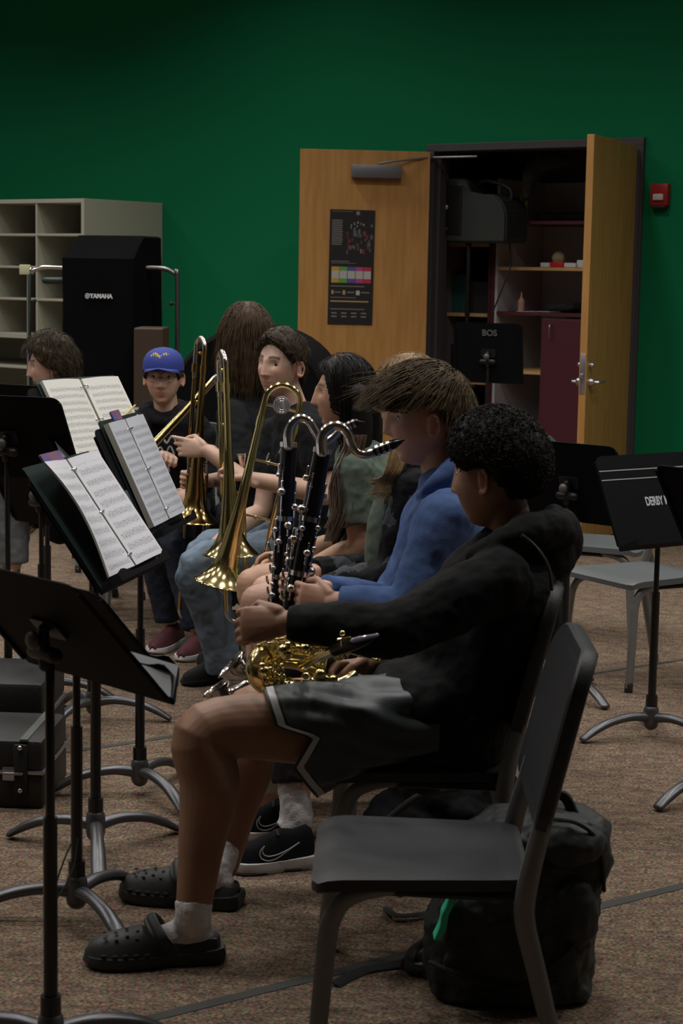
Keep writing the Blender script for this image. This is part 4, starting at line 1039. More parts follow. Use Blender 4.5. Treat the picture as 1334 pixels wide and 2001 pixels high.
def clar(label, tp, bt, neck, mps, belln, d, seed, view=-1):
    """bass clarinet: body from tp to bt (world), neck path pixels at depth d"""
    random.seed(seed)
    t = thing('bass_clarinet', label, 'bass clarinet', tuple(bt))
    a = (tp-bt).normalized(); L = (tp-bt).length; s, b_ = frame(a, V((1, 0, 0))); 
    if b_.y > 0: b_ = -b_
    def Q(x, y, z): return bt+s*x+b_*y+a*z
    bm = nb(); ctube(bm, [(Q(0, 0, 0), .027), (Q(0, 0, L*.3), .0265), (Q(0, 0, L*.62), .0258), (Q(0, 0, L), .0235)], 6, 24, cap='flat'); part('body', bm, M_blackwood, t)
    for z in (L, L*.60, L*.28, 0.02):
        bm = nb(); tube(bm, [Q(0, 0, z-.008), Q(0, 0, z+.006)], .0292 if z < L*.9 else .026, 24, cap='flat'); part('metal_ring', bm, M_silver, t)
    bm = nb(); ctube(bm, [(P(*p, d), r) for *p, r in neck], 6, 16); part('neck', bm, M_silver, t)
    bm = nb(); ctube(bm, [(P(x, y, d), r) for x, y, r in mps], 5, 14); mo = part('mouthpiece', bm, M_blackwood, t)
    x, y, r = mps[0]; x2, y2, r2_ = mps[1]
    for k in (.15, .5, .85):
        q = P(x+(x2-x)*k, y+(y2-y)*k, d); dr_ = (P(x2, y2, d)-P(x, y, d)).normalized(); bm = nb(); tube(bm, [q-dr_*.004, q+dr_*.004], max(r, r2_)+.0025, 16, cap='flat'); part('ligature_band', bm, M_silver, mo)
    # rods on both sides, key cups, levers
    for sx, y0, z0, z1 in ((-.026, .012, .05, L*.52), (.027, .010, .04, L*.5), (.012, .026, .02, L*.46), (-.012, .026, L*.5, L*.86), (.026, -.006, L*.4, L*.8), (-.027, -.004, .1, L*.36)):
        bm = nb(); tube(bm, [Q(sx, y0, z0), Q(sx, y0, z1)], .0028, 8)
        k = z0
        while k < z1: ball(bm, Q(sx*.93, y0*.93, k), .0052, 8); k += .055+random.random()*.03
        part('key_rod', bm, M_silver, t)
    for i in range(20):
        z = .03+(L*.9-.03)*i/20+random.uniform(-.01, .01); an = random.choice((-2.5, -2.0, -1.2, -.5, 0.0, .5, -2.9, 3.1))
        if z > L*.55 and i % 2: continue
        dd_ = s*math.cos(an)+b_*-math.sin(an)
        r = random.choice((.009, .011, .013, .007)); c = bt+a*z+dd_*.030
        bm = nb(); tube(bm, [c-dd_*.003, c+dd_*.002], r, 14); l0 = c+a*random.choice((-1, 1))*.03; tube(bm, [c, l0+dd_*.002], .0028, 6); ball(bm, l0, .0045, 8)
        part('key', bm, M_silver, t)
    for i in range(7):
        z = L*(.12+.06*i); c = Q(-.030-.004*(i % 3), .014, z); bm = nb(); ctube(bm, [(c, .0035), (c+s*-.004+a*.008, .004), (c+s*-.006+a*.022, .003)], 4, 8); part('lever', bm, M_silver, t)
    # lower bow and bell
    pp = [(P(x, y, d), r) for x, y, r in belln]
    bm = nb(); ctube(bm, pp[:4], 6, 20, cap='flat'); part('lower_bow', bm, M_silver, t)
    for q_ in (pp[1], pp[2]):
        i = pp.index(q_); dr_ = (pp[i+1][0]-pp[i-1][0]).normalized(); bm = nb(); tube(bm, [q_[0]-dr_*.006, q_[0]+dr_*.006], q_[1]+.004, 18, cap='flat'); part('bow_ring', bm, M_silver, t)
    bm = nb(); q = cr([tuple(p)+(r,) for p, r in pp[3:]], 6); P_ = [V(x[:3]) for x in q]; R_ = [x[3] for x in q]
    tube(bm, P_, R_, 28, cap=None)
    e = (P_[-1]-P_[-2]).normalized(); aa, bb = frame(e); bm2 = bm
    tube(bm, [P_[-1]+(aa*math.cos(k*PI/16)+bb*math.sin(k*PI/16))*R_[-1] for k in range(33)], .0022, 6)
    o_ = part('bell', bm, M_silver, t); md = o_.modifiers.new('s', 'SOLIDIFY'); md.thickness = .0015
    return t
clar('black and silver bass clarinet played by the person in the blue hoodie', P(630, 880, 5.04), P(566, 1212, 5.0),
     [(629, 884, .0155), (628, 862, .0150), (634, 843, .0140), (650, 832, .0135), (668, 835, .0135), (681, 850, .0130), (688, 870, .0125), (698, 884, .0125), (714, 888, .0120), (732, 883, .0122), (742, 878, .0125)],
     [(733, 882, .0135), (764, 870, .0138), (776, 865, .0105), (790, 859, .002)],
     [(566, 1212, .022), (558, 1240, .022), (540, 1264, .021), (516, 1290, .021), (498, 1306, .023), (478, 1310, .029), (462, 1304, .040), (452, 1296, .053)], 5.02, 4)
clar('black and silver bass clarinet standing upright left of the other, behind the blue hoodie player', P(564, 868, 5.42), P(545, 1225, 5.4),
     [(564, 872, .0150), (563, 850, .0145), (570, 828, .0135), (586, 817, .0130), (602, 822, .0130), (614, 840, .0125), (624, 858, .0120), (636, 864, .0120), (650, 855, .0115), (668, 838, .0105), (690, 828, .010)],
     [(672, 836, .011), (694, 826, .011), (700, 826, .008), (712, 825, .002)],
     [(545, 1225, .022), (541, 1270, .022), (520, 1310, .021), (490, 1335, .021), (465, 1352, .023), (445, 1358, .029), (432, 1352, .040), (424, 1342, .05)], 5.4, 9)
# ---- saxophone on the lap
def sax():
    d = 4.33
    def q(x, y, r, dy=0): return (P(x, y, d+dy), r)
    t = thing('saxophone', 'gold saxophone lying across the lap of the person in the black hoodie', 'saxophone', tuple(P(600, 1350, d)))
    bm = nb(); ctube(bm, [q(690, 1318, .012, .05), q(680, 1328, .014, .03), q(660, 1338, .018, .01), q(610, 1346, .022), q(565, 1347, .026), q(528, 1338, .029), q(507, 1318, .032), q(512, 1292, .035, .02), q(538, 1275, .037, .04)], 6, 22); part('body_tube', bm, M_brass, t)
    bm = nb(); pts = cr([tuple(x[0])+(x[1],) for x in (q(520, 1284, .036, .03), q(550, 1272, .040, .05), q(585, 1272, .045, .06), q(612, 1276, .054, .065), q(628, 1279, .066, .07), q(634, 1280, .072, .07))], 5)
    tube(bm, [V(x[:3]) for x in pts], [x[3] for x in pts], 30, cap=None); e0 = V(pts[-1][:3]); e = (e0-V(pts[-2][:3])).normalized(); aa, bb = frame(e)
    tube(bm, [e0+(aa*math.cos(k*PI/16)+bb*math.sin(k*PI/16))*.072 for k in range(33)], .003, 6)
    o = part('bell', bm, M_brass, t); md = o.modifiers.new('s', 'SOLIDIFY'); md.thickness = .0015
    bm = nb(); tube(bm, [P(520, 1330, d), P(526, 1326, d)], .034, 20, cap='flat'); tube(bm, [P(516, 1280, d+.02), P(522, 1276, d+.025)], .041, 20, cap='flat'); part('bow_band', bm, M_brass, t)
    bm = nb(); ctube(bm, [q(590, 1300, .013, -.05), q(612, 1289, .012, -.12), q(640, 1277, .011, -.20), q(668, 1265, .010, -.27), q(690, 1258, .010, -.29)], 5, 14); part('neck', bm, M_brass, t)
    bm = nb(); ctube(bm, [q(655, 1271, .014, -.25), q(690, 1258, .0145, -.30), q(715, 1250, .011, -.31), q(736, 1243, .004, -.31)], 5, 14); mo = part('mouthpiece', bm, M_blackwood, t)
    bm = nb(); ctube(bm, [q(690, 1252, .006, -.315), q(715, 1246, .0055, -.325), q(737, 1241, .004, -.32)], 4, 8, ); part('mouthpiece_cap', bm, mat('clear_reed_cap', (.30, .28, .40), .15, .3), mo)
    bm = nb(); tube(bm, [P(668, 1262, d-.29), P(668, 1243, d-.29)], .0035, 8); ball(bm, P(669, 1238, d-.29), .0075, 10); tube(bm, [P(660, 1250, d-.30), P(684, 1246, d-.30)], .003, 8); part('ligature', bm, M_brass, mo)
    random.seed(12)
    for i in range(34):
        if i < 16: x = random.uniform(520, 700); y = 1262+random.uniform(-12, 14)+(x-520)*.06; dy = -.055
        elif i < 26: x = random.uniform(512, 550); y = random.uniform(1300, 1345); dy = -.04
        else: x = random.uniform(590, 655); y = random.uniform(1315, 1340); dy = -.03
        c = P(x, y, d+dy); nrm = V((random.uniform(-.5, .5), -1, random.uniform(0, .9))).normalized(); r = random.choice((.007, .009, .012, .015))
        bm = nb(); tube(bm, [c, c+nrm*.005], r, 14); ball(bm, c+nrm*.006, (r*.4,)*3, 8); e = c+V((random.uniform(-.04, .04), .02, random.uniform(-.02, .02))); tube(bm, [c, e], .0022, 6)
        part('key', bm, M_brass, t)
    for (x0, y0, x1, y1, dy) in ((525, 1258, 640, 1262, -.05), (540, 1250, 600, 1240, -.04), (600, 1242, 632, 1272, -.05), (560, 1246, 590, 1272, -.055), (515, 1346, 550, 1300, -.045), (560, 1338, 650, 1328, -.03), (640, 1262, 735, 1290, .02), (505, 1262, 560, 1236, .0)):
        bm = nb(); A, B = P(x0, y0, d+dy), P(x1, y1, d+dy); tube(bm, [A, B], .0032, 8)
        for k in range(4): ball(bm, A.lerp(B, k/3), .0055, 8)
        part('key_rod', bm, M_brass, t)
    bm = nb(); ctube(bm, [q(533, 1346, .003, -.045), q(548, 1328, .003, -.06), (P(552, 1308, d-.06), .003), (P(538, 1296, d-.045), .003)], 5, 6); part('key_guard', bm, M_brass, t)
sax()
# ------------------------------------------------------------------ people
def hv(a): return V((math.cos(a), math.sin(a), 0))
def gs(v, m, s): return math.exp(-((v-m)/s)**2)
def headpt(x, y, z):
    X, Y, Z = .076*x, .098*y, .119*z
    if z < 0:
        k = -z
        X *= 1-.24*k**1.6
        if y > 0:
            X = math.copysign(abs(X)**(1-.10*k), X)*.076**(.10*k)*.98
            e = 1-.50*k; Y = .098*y**e*(1-.10*k)
        else: Y *= 1-.50*k
    if y > 0:
        Y -= .007*(1-min(1, abs(x)*1.2))*(1 if z > -.3 else .4)
        w = min(1, y*3)
        t = max(0, min(1, (.028-Z)/.060))
        if Z < -.036: t *= max(0, 1-(-.036-Z)/.011)
        d = .0275*t*math.exp(-(X/(.0085+.006*t))**2)+.005*gs(Z, .02, .012)*gs(X, 0, .012)
        d += .004*gs(Z, -.040, .006)*gs(abs(X), .012, .006)
        d -= .012*gs(Z, .006, .013)*gs(abs(X), .031, .014)
        d += .0045*gs(Z, .027, .009)*gs(abs(X), .028, .02)
        d += .005*gs(Z, -.024, .018)*gs(abs(X), .042, .018)
        d += .0075*gs(Z, -.0605, .0055)*gs(X, 0, .020)+.0085*gs(Z, -.0735, .0060)*gs(X, 0, .017)-.0045*gs(Z, -.0668, .0028)*gs(X, 0, .022)
        d -= .003*gs(Z, -.086, .006)*gs(X, 0, .02)
        d += .010*gs(Z, -.104, .014)*gs(X, 0, .022)
        Y += d*w
    return V((X, Y, Z))
NU, NV_ = 96, 72
def head_grid(fn):
    rows = []
    for i in range(1, NV_):
        th = PI*i/NV_; z = math.cos(th); s = math.sin(th)
        rows.append([fn(s*math.sin(2*PI*j/NU), s*math.cos(2*PI*j/NU), z) for j in range(NU)])
    return rows
HG = head_grid(headpt)
FRONT = [p for r in HG for p in r if p.y > .02]
def surfY(x, z): return min(FRONT, key=lambda p: (p.x-x)**2+(p.z-z)**2).y
def headM(c, yaw, pitch=0, roll=0, sc=1.0):
    """yaw: world heading angle of the face; pitch>0 looks up; local +Y = face"""
    return Matrix.Translation(c) @ Matrix.Rotation(yaw-PI/2, 4, 'Z') @ Matrix.Rotation(pitch, 4, 'X') @ Matrix.Rotation(roll, 4, 'Y') @ Matrix.Scale(sc, 4)
def add_head(bm, M):
    skin_rings(bm, [[M @ p for p in r] for r in HG])
    for s in (-1, 1):
        c = V((s*.076, -.006, -.006)); ax = V((s*.55, -.45, 0)).normalized(); pts = []
        out = V((s*.35, -.9, 0)).normalized()
        for k in range(15):
            a = math.radians(-130+k*19); rr = 1-.15*(k/14)
            pts.append(M @ (c+out*(math.cos(a)*.017*rr+.006)+V((0, 0, math.sin(a)*.031*rr))+V((s*.008, 0, 0))))
        tube(bm, pts, .0042*M.to_scale().x, 8)
        ball(bm, M @ (c+out*.006+V((s*.002, 0, -.002))), .0001+.013*M.to_scale().x, 10, M.to_3x3().to_4x4() @ Matrix.Diagonal((.35, 1, 1.9, 1)))
        ball(bm, M @ (c+out*.004+V((s*.006, 0, -.027))), .008, 8)
def add_hand(bm, w, d, nrm, tdir, curl=.9, sz=1.0, spread=.1, curls=None, thumb_in=.5):
    d = d.normalized(); nrm = (nrm-d*nrm.dot(d)).normalized(); lat = d.cross(nrm); 
    if lat.dot(tdir) < 0: lat = -lat
    tube(bm, [w-d*.03, w, w+d*.03*sz, w+d*.062*sz, w+d*.084*sz], [(.026*sz, .019*sz), (.027*sz, .018*sz), (.035*sz, .0165*sz), (.041*sz, .0145*sz), (.038*sz, .011*sz)], 14, lat=lat)
    ball(bm, w+d*.035*sz+lat*.022*sz+nrm*.010*sz, (.018*sz, .018*sz, .018*sz), 10)
    for i, (o, L) in enumerate(((.030, .073), (.010, .081), (-.010, .075), (-.029, .060))):
        c_ = curls[i] if curls else curl*(1+.06*i)
        p = w+d*.080*sz+lat*o*sz; pts = [p-d*.01, p]; a = c_*.75
        dd_ = (d+lat*spread*(o/.03)).normalized()
        for f in (.46, .30, .24):
            dr_ = dd_*math.cos(a)+nrm*math.sin(a); p = p+dr_*L*f*sz; pts.append(p); a += c_*.85
        tube(bm, pts, [.0095*sz, .0098*sz, .0088*sz, .0080*sz, .0066*sz], 10)
    p = w+d*.022*sz+lat*.030*sz; d1_ = (d*.75+lat*(.75-thumb_in*.5)+nrm*.45).normalized(); p1 = p+d1_*.042*sz; d2_ = (d*.8+lat*(.2-thumb_in)+nrm*.5).normalized(); p2 = p1+d2_*.032*sz; p3 = p2+(d2_+nrm*.2-lat*thumb_in*.4).normalized()*.024*sz
    tube(bm, [p-d1_*.015, p, p1, p2, p3], [.013*sz, .0135*sz, .011*sz, .0100*sz, .0075*sz], 10)
def torso(bm, pel, neck, lat, k=1.0, bulge=.03, fwd=None, sh=.185, hip=.155, belly=.0, low=.09, n=24, upto=1.0, neckr=.06):
    lat = lat.normalized(); ax = (neck-pel).normalized(); f = fwd or lat.cross(V((0, 0, 1))); 
    prof = [(-low, hip*.80, .085), (-low*.5, hip*.98, .115), (.04, hip*1.0, .118), (.25, hip*.90, .105+belly), (.45, hip*.93, .108+belly*.7), (.65, sh*.88, .115), (.82, sh*.92, .100), (.91, sh*.80, .082), (.97, sh*.50, .066), (1.0, neckr+.012, .056)]
    L = (neck-pel).length; pts = []; rr = []
    for t_, a, b_ in prof:
        if t_ > upto: break
        tt = max(0, t_); p = pel+(neck-pel)*t_ if t_ >= 0 else pel+V((0, 0, t_))
        p = p-f*(bulge*4*tt*(1-tt)); pts.append(p); rr.append((a*k if isinstance(k, float) else a, b_*k))
    q = cr([tuple(p)+r for p, r in zip(pts, rr)], 3)
    tube(bm, [V(x[:3]) for x in q], [(x[3], x[4]) for x in q], n, lat=lat)
def limb(bm, pts, rad, k=6, n=26, cap='round'): ctube(bm, [(p, r) for p, r in zip(pts, rad)], k, n, cap=cap)
def leg_pts(h, kn, an):
    c = kn.lerp(an, .3); back = (h-kn).normalized(); s = (an-kn).normalized(); back = (back-s*back.dot(s)); back = back.normalized() if back.length > .01 else V((0, 0, 0))
    return [h, h.lerp(kn, .5), kn, c+back*.018, kn.lerp(an, .65)+back*.008, an]
HAIRL = [(0, .66), (.5, .64), (.85, .42), (1.15, .18), (1.45, .22), (1.75, .15), (2.05, -.25), (2.4, -.52), (3.2, -.58)]
def hl(x, y, tab=HAIRL):
    a = math.atan2(abs(x), y)
    for (a0, v0), (a1, v1) in zip(tab, tab[1:]):
        if a <= a1: return v0+(v1-v0)*(a-a0)/(a1-a0)
    return tab[-1][1]
def sstep(t): t = max(0, min(1, t)); return t*t*(3-2*t)
def hair_cap(bm, M, T, tab=HAIRL, nz=.35, nsc=28, extra=None, soft=.14):
    def fn(x, y, z):
        p = headpt(x, y, z)
        if y > 0 and z > -.3: pass
        m = sstep((z-hl(x, y, tab))/soft)
        t_ = T(x, y, z) if callable(T) else T
        n_ = noise.noise(V((x, y, z))*nsc*.12+V((3, 1, 7)))*nz+noise.noise(V((x, y, z))*nsc*.4)*nz*.4
        d = V((x, y, z))
        return p+d*(-.012*(1-m)+m*t_*(1+n_))
    skin_rings(bm, [[M @ p for p in r] for r in head_grid(fn)])
def strands(bm, M, N, flow, length, r=.0016, grav=.0, zf=None, face=False, ear=False, lift=.6, T=.02, tab=HAIRL, seed=1, rootf=None, steps=8, wave=0.0, hug=1.0, jit=.25):
    random.seed(seed); k = 0; tries = 0
    while k < N and tries < N*40:
        tries += 1
        z = random.uniform(-.6, 1); a = random.uniform(0, 2*PI); s = math.sqrt(1-z*z); x, y = s*math.sin(a), s*math.cos(a)
        if z < hl(x, y, tab)+.05: continue
        if rootf and not rootf(x, y, z): continue
        k += 1; d = V((x, y, z)); tt = T(x, y, z) if callable(T) else T
        p = headpt(x, y, z)+d*tt*lift; f = flow(x, y, z)+V((random.gauss(0, jit), random.gauss(0, jit), random.gauss(0, jit*.6)))
        f = (f-d*f.dot(d)*hug); v = f.normalized() if f.length > .01 else V((0, 0, -1)); L = length*random.uniform(.65, 1.15); st = L/steps; pts = [p]; ph = random.uniform(0, 6)
        off = tt*(lift+random.uniform(0, .5))
        for i in range(steps):
            v = (v+V((0, 0, -grav))+V((math.sin(ph+i*1.1), math.cos(ph+i*.9), 0))*wave).normalized(); p = p+v*st
            e = math.sqrt((p.x/(.077+off))**2+(p.y/(.099+off))**2+(p.z/(.119+off))**2)
            if e < 1: p = p/e
            if zf is not None and p.y > .045 and p.z < zf: p.z = zf+random.uniform(-.006, .006)
            if face and p.y > .015 and p.z < .075:
                sx_ = 1 if x >= 0 else -1; p.x = sx_*max(abs(p.x), .060+off*.6); p.y = min(p.y, .055-max(0, .05-p.z)*.5)
            if ear and i > 1 and -.04 < p.y < .03 and p.z < .030: break
            pts.append(p)
        if len(pts) < 3: continue
        rr = [r*(.7+.3*math.sin(PI*min(1, (i+1)/(steps*.6))))*(1-.75*(i/steps)**3) for i in range(len(pts))]
        tube(bm, [M @ q for q in pts], [x_*1.0 for x_ in rr], 4, cap='flat')
def eyes(root, M, iris=(.03, .018, .01), look=(0, 0)):
    mi = mat('iris_%d' % int(iris[0]*1000), iris, .15)
    for s in (-1, 1):
        x, z = s*.031, .006; y = surfY(x, z); bm = nb()
        ball(bm, M @ V((x, y-.0045, z)), .001+.0001, 8)
        bm.free(); bm = nb()
        R3 = M.to_3x3().to_4x4()
        ball(bm, M @ V((x, y-.0015, z)), (.0135, .0040, .0058), 14, R3)
        ball(bm, M @ V((x+look[0], y+.0012, z+look[1])), (.0062, .0018, .0060), 12, R3, mi=1)
        tube(bm, [M @ V((x+s*q*.0145, y+.0016-.003*q*q, z+.0062*(1-q*q)-.0005)) for q in (-1, -.5, 0, .5, 1)], .0013, 5, mi=1)
        part('eye', bm, [M_eye, mi], root)
def body(label, pel, neck, lat, head, arms, legs, skm, voxel=.0045, sh=.185, hip=.155, fwd=None, bulge=.03, lips=(.95, .62, .60), brow=(.28, .22, .2), base=None):
    bm = nb(); torso(bm, pel, neck, lat, .80, bulge, fwd, sh, hip)
    hc = head @ V((0, -.018, -.04)); up = (head @ V((0, -.012, .03)))
    limb(bm, [neck-(hc-neck)*.25, neck.lerp(hc, .45), hc, up], [.062, .053, .054, .05])
    add_head(bm, head)
    for A in arms:
        s_, e_, w_ = A['sh'], A['el'], A['wr']
        limb(bm, [s_, s_.lerp(e_, .45), e_, e_.lerp(w_, .3), w_], [.048, .046, .038, .041, .027])
        ball(bm, s_, .052, 12)
        add_hand(bm, w_, A['d'], A['n'], A['t'], A.get('curl', .8), A.get('sz', 1.0), curls=A.get('curls'), thumb_in=A.get('ti', .5))
    for Lg in legs:
        p = leg_pts(*Lg['j']); rs = Lg.get('r', 1.0)
        limb(bm, p, [x*rs for x in Lg.get('rr', (.088, .078, .060, .058, .046, .036))])
        ball(bm, Lg['j'][1]+(Lg['j'][1]-Lg['j'][0]).normalized()*.012, .056*rs, 14)
        if Lg.get('bare'):
            an = Lg['j'][2]; dr_ = (Lg['toe']-an); dr_.z = 0; dr_.normalize(); b0 = V((an.x, an.y, .05)); limb(bm, [an, b0-dr_*.03, b0+dr_*.06-UZ*.01, b0+dr_*.14-UZ*.018], [.036, .036, .032, .022])
    me = remesh(bm, voxel, 2)
    inv = head.inverted(); at = me.color_attributes.new('tint', 'FLOAT_COLOR', 'POINT'); hcw = head.translation
    for i, v in enumerate(me.vertices):
        c = [1, 1, 1]
        if (v.co-hcw).length < .17:
            q = inv @ v.co
            if q.y > .03:
                l = gs(q.z, -.067, .0085)*gs(q.x, 0, .021); l = min(1, l*1.3)
                b_ = min(1, 1.4*gs(q.z, .029+.004*(1-abs(abs(q.x)-.03)/.02), .0045)*(1 if .012 < abs(q.x) < .050 else 0)) if q.y > .04 else 0
                for j in range(3): c[j] *= (1+(lips[j]-1)*l)*(1+(brow[j]-1)*b_)
                ck = gs(q.z, -.025, .02)*gs(abs(q.x), .042, .02)*.12+gs(q.z, -.033, .01)*gs(q.x, 0, .012)*.1
                c[1] *= 1-ck; c[2] *= 1-ck
            elif abs(q.x) > .07: c[1] *= .82; c[2] *= .8
        at.data[i].color = (*c, 1)
    return top('person', me, skm, label, 'person', base=base or (pel.x, pel.y, 0))
def cloth(name, bm, m, root, voxel=.007, sm=4, disp=((.014, .06, 'CLOUDS'), (.006, .022, 'CLOUDS')), label=None):
    return part(name, remesh(bm, voxel, sm, disp), m, root, label=label)
def sleeve(bm, s_, e_, w_, r0=.066, r1=.056, r2=.043, upto=1.0, ext=0.0):
    if upto < 1.0:
        p = s_.lerp(e_, upto); tube(bm, [s_, s_.lerp(p, .5), p], [r0, r0*1.0, r0*.98], 18, cap='flat'); ball(bm, s_, r0*1.02, 14)
    else:
        ctube(bm, [(s_, r0), (s_.lerp(e_, .5), (r0+r1)/2), (e_, r1), (e_.lerp(w_, .5), (r1+r2)/2), (w_.lerp(e_, .08), r2)], 5, 18, cap='flat'); ball(bm, s_, r0*1.02, 14)
def shoe_mesh(bm, heel, toe, wd=.048, h0=.075, sole=.0, toph=.05, z0=0.0):
    d = toe-heel; d.z = 0; L = d.length; d.normalize(); s = V((-d.y, d.x, 0)); rings = []
    for t_, w_, h_ in ((0, .45, .55), (.03, .72, .85), (.10, .80, 1.0), (.25, .82, 1.0), (.42, .86, .92), (.58, .98, .76), (.72, 1.02, .62), (.85, .92, .52), (.94, .68, .42), (1.0, .28, .22)):
        c = heel+d*(L*t_); c.z = z0; w = wd*w_; h = h0*h_; r = []
        for k in range(20):
            a = 2*PI*k/20; x = w*math.cos(a); z = math.sin(a); z = h*(abs(z)**.8)*(1 if z > 0 else -0.0)
            r.append(c+s*math.copysign(abs(x/w)**.75*w, x)*(1 if z <= h*.3 else 1-.25*(z/h))+UZ*(z+(.004 if z == 0 else 0)))
        rings.append(r)
    skin_rings(bm, rings)
def sole_mesh(bm, heel, toe, wd=.05, z0=0.0, z1=.028, flare=0.0):
    d = toe-heel; d.z = 0; L = d.length; d.normalize(); s = V((-d.y, d.x, 0)); lo = []; 
    outl = [(-.01, .0), (0, .6), (.06, .82), (.2, .84), (.4, .80), (.6, 1.0), (.75, 1.04), (.88, .92), (.97, .6), (1.01, 0)]
    ring = [(t_, w_) for t_, w_ in outl]+[(t_, -w_) for t_, w_ in outl[::-1][1:-1]]
    def rg(z, k, up=0): return [V(((heel+d*(L*(t_-.5)*k+L*.5)+s*wd*w_*k).x, (heel+d*(L*(t_-.5)*k+L*.5)+s*wd*w_*k).y, z+(up*max(0, t_-.8)**2*4)+.012*max(0, .35-t_)*(z > .01)*2)) for t_, w_ in ring]
    skin_rings(bm, [rg(z0+.001, .95, .02), rg(z0+.006, 1.0, .02), rg((z0+z1)/2, 1.02), rg(z1, .99), rg(z1, .9)])
# =================================================================== PERSON A (front, black hoodie)
SK_A = skin('brown', (.29, .150, .092)); SK_B = skin('fair', (.56, .33, .245)); SK_D = skin('tan', (.50, .29, .19)); SK_E = skin('pale', (.56, .36, .275))
def lat_of(ang): return hv(ang-PI/2)      # the person's right-hand side
def add_sock(root, kn, an, z0, z1, m=M_sock, r=.040):
    bm = nb(); a = an.lerp(kn, 0); d = (kn-an); 
    def at(z): k = (z-an.z)/(kn.z-an.z); return an+d*k
    pts = [V((an.x, an.y, .05)), at(.09), at((.09+z1)/2), at(z1)]
    return pts
def A():
    ang = PI; fwd = hv(ang); lat = hv(ang-PI/2)     # facing -x, right side = +y
    pel = P(800, 1400, 4.43); neck = P(1012, 1078, 4.43)
    hd = headM(P(966, 929, 4.42), math.radians(150), math.radians(-4), 0, 1.06)
    shL, elL, wrL = P(975, 1135, 4.24), P(770, 1228, 4.15), P(556, 1217, 4.18)
    shR, elR, wrR = P(1010, 1125, 4.62), P(850, 1270, 4.62), P(715, 1300, 4.46)
    hipL = pel+V((0, -.085, 0)); hipR = pel+V((0, .085, .0))
    knL, anL = P(403, 1428, 4.17), P(378, 1775, 4.12)
    knR, anR = P(487, 1392, 4.62), P(436, 1690, 4.60)
    def slope(a, b_): return (b_-a).normalized()
    arms = [dict(sh=shL, el=elL, wr=wrL, d=V((-1, .05, -.08)), n=V((-.1, .9, -.35)), t=V((0, 0, 1)), curls=(1.25, 1.2, 1.15, 1.1), sz=1.10, ti=.75),
            dict(sh=shR, el=elR, wr=wrR, d=V((-.9, -.3, -.05)), n=V((-.2, -.5, -.6)), t=V((0, -.3, 1)), curl=1.0, sz=1.0)]
    root = body('person in a black hoodie and grey striped shorts with a saxophone across the lap', pel, neck, lat, hd, arms,
                [dict(j=(hipL, knL, anL), rr=(.098, .088, .068, .071, .054, .041)), dict(j=(hipR, knR, anR), rr=(.098, .088, .066, .070, .054, .041))], SK_A, voxel=.0040, sh=.19, hip=.165, fwd=fwd, bulge=.04, lips=(.8, .55, .55), base=(pel.x, pel.y, 0))
    eyes(root, hd)
    # hair: short dense curls
    tab = [(0, .62), (.5, .58), (.85, .36), (1.15, .05), (1.45, .12), (1.75, .12), (2.05, -.18), (2.4, -.42), (3.2, -.46)]
    T = lambda x, y, z: .018+.022*sstep((z+.5)/1.0)+.006*max(0, -y)
    bm = nb(); hair_cap(bm, hd, T, tab, nz=.10, nsc=60, soft=.18)
    random.seed(5)
    for i in range(5200):
        z = random.uniform(-.5, 1); a = random.uniform(0, 2*PI); s = math.sqrt(1-z*z); x, y = s*math.sin(a), s*math.cos(a)
        if z < hl(x, y, tab)+.05: continue
        d = V((x, y, z)); p = headpt(x, y, z)+d*T(x, y, z)*sstep((z-hl(x, y, tab))/.2)*.96; u, v = frame(d, V((random.uniform(-1, 1), random.uniform(-1, 1), random.uniform(-1, 1))))
        r = random.uniform(.0025, .0045); pts = [hd @ (p+u*r*math.cos(k*1.5)+v*r*math.sin(k*1.5)+d*.0017*k) for k in range(5)]
        tube(bm, pts, .0012, 3, cap='flat')
    part('hair', bm, mat('hair_black_curly', (.010, .007, .006), .7, spec=.25), root)
    # hoodie
    bm = nb(); torso(bm, pel+V((.03, 0, -.02)), neck, lat, 1.16, .055, fwd, .205, .175, belly=.02, low=.07, upto=.97)
    limb(bm, [P(960, 1170, 4.43), P(930, 1290, 4.43), P(870, 1400, 4.43)], [.15, .165, .16], 4, 18)
    sleeve(bm, shL, elL, wrL, .080, .068, .046); sleeve(bm, shR, elR, wrR, .080, .068, .046)
    ctube(bm, [(wrL.lerp(elL, .22), .048), (wrL.lerp(elL, .10), .043), (wrL.lerp(elL, .02), .041)], 4, 18, cap='flat')
    ball(bm, P(838, 1356, 4.43), (.155, .225, .115), 20); ball(bm, P(880, 1400, 4.43), (.15, .22, .12), 20); ball(bm, P(905, 1440, 4.43), (.11, .20, .075), 18)
    # hood gathered behind the neck
    ctube(bm, [(P(925, 1085, 4.30), .020), (P(975, 1060, 4.27), .034), (P(1040, 1035, 4.30), .045), (P(1092, 1035, 4.42), .052), (P(1080, 1040, 4.55), .050), (P(1015, 1050, 4.60), .038), (P(955, 1075, 4.56), .022)], 6, 14)
    ctube(bm, [(P(1080, 1010, 4.38), .032), (P(1102, 1045, 4.43), .045), (P(1095, 1085, 4.44), .042), (P(1060, 1110, 4.42), .03)], 5, 14)
    ctube(bm, [(P(925, 1095, 4.43), .05), (P(985, 1085, 4.43), .085), (P(1045, 1080, 4.43), .10)], 5, 16)
    cloth('hoodie', bm, mat('black_fleece', (.0046, .0048, .0055), .9, spec=.25, bump=.5, bscale=500), root, .0055, 3, ((.020, .09, 'CLOUDS'), (.006, .03, 'CLOUDS')))
    bm = nb(); c = wrL.lerp(elL, .05); dd_ = (wrL-elL).normalized()
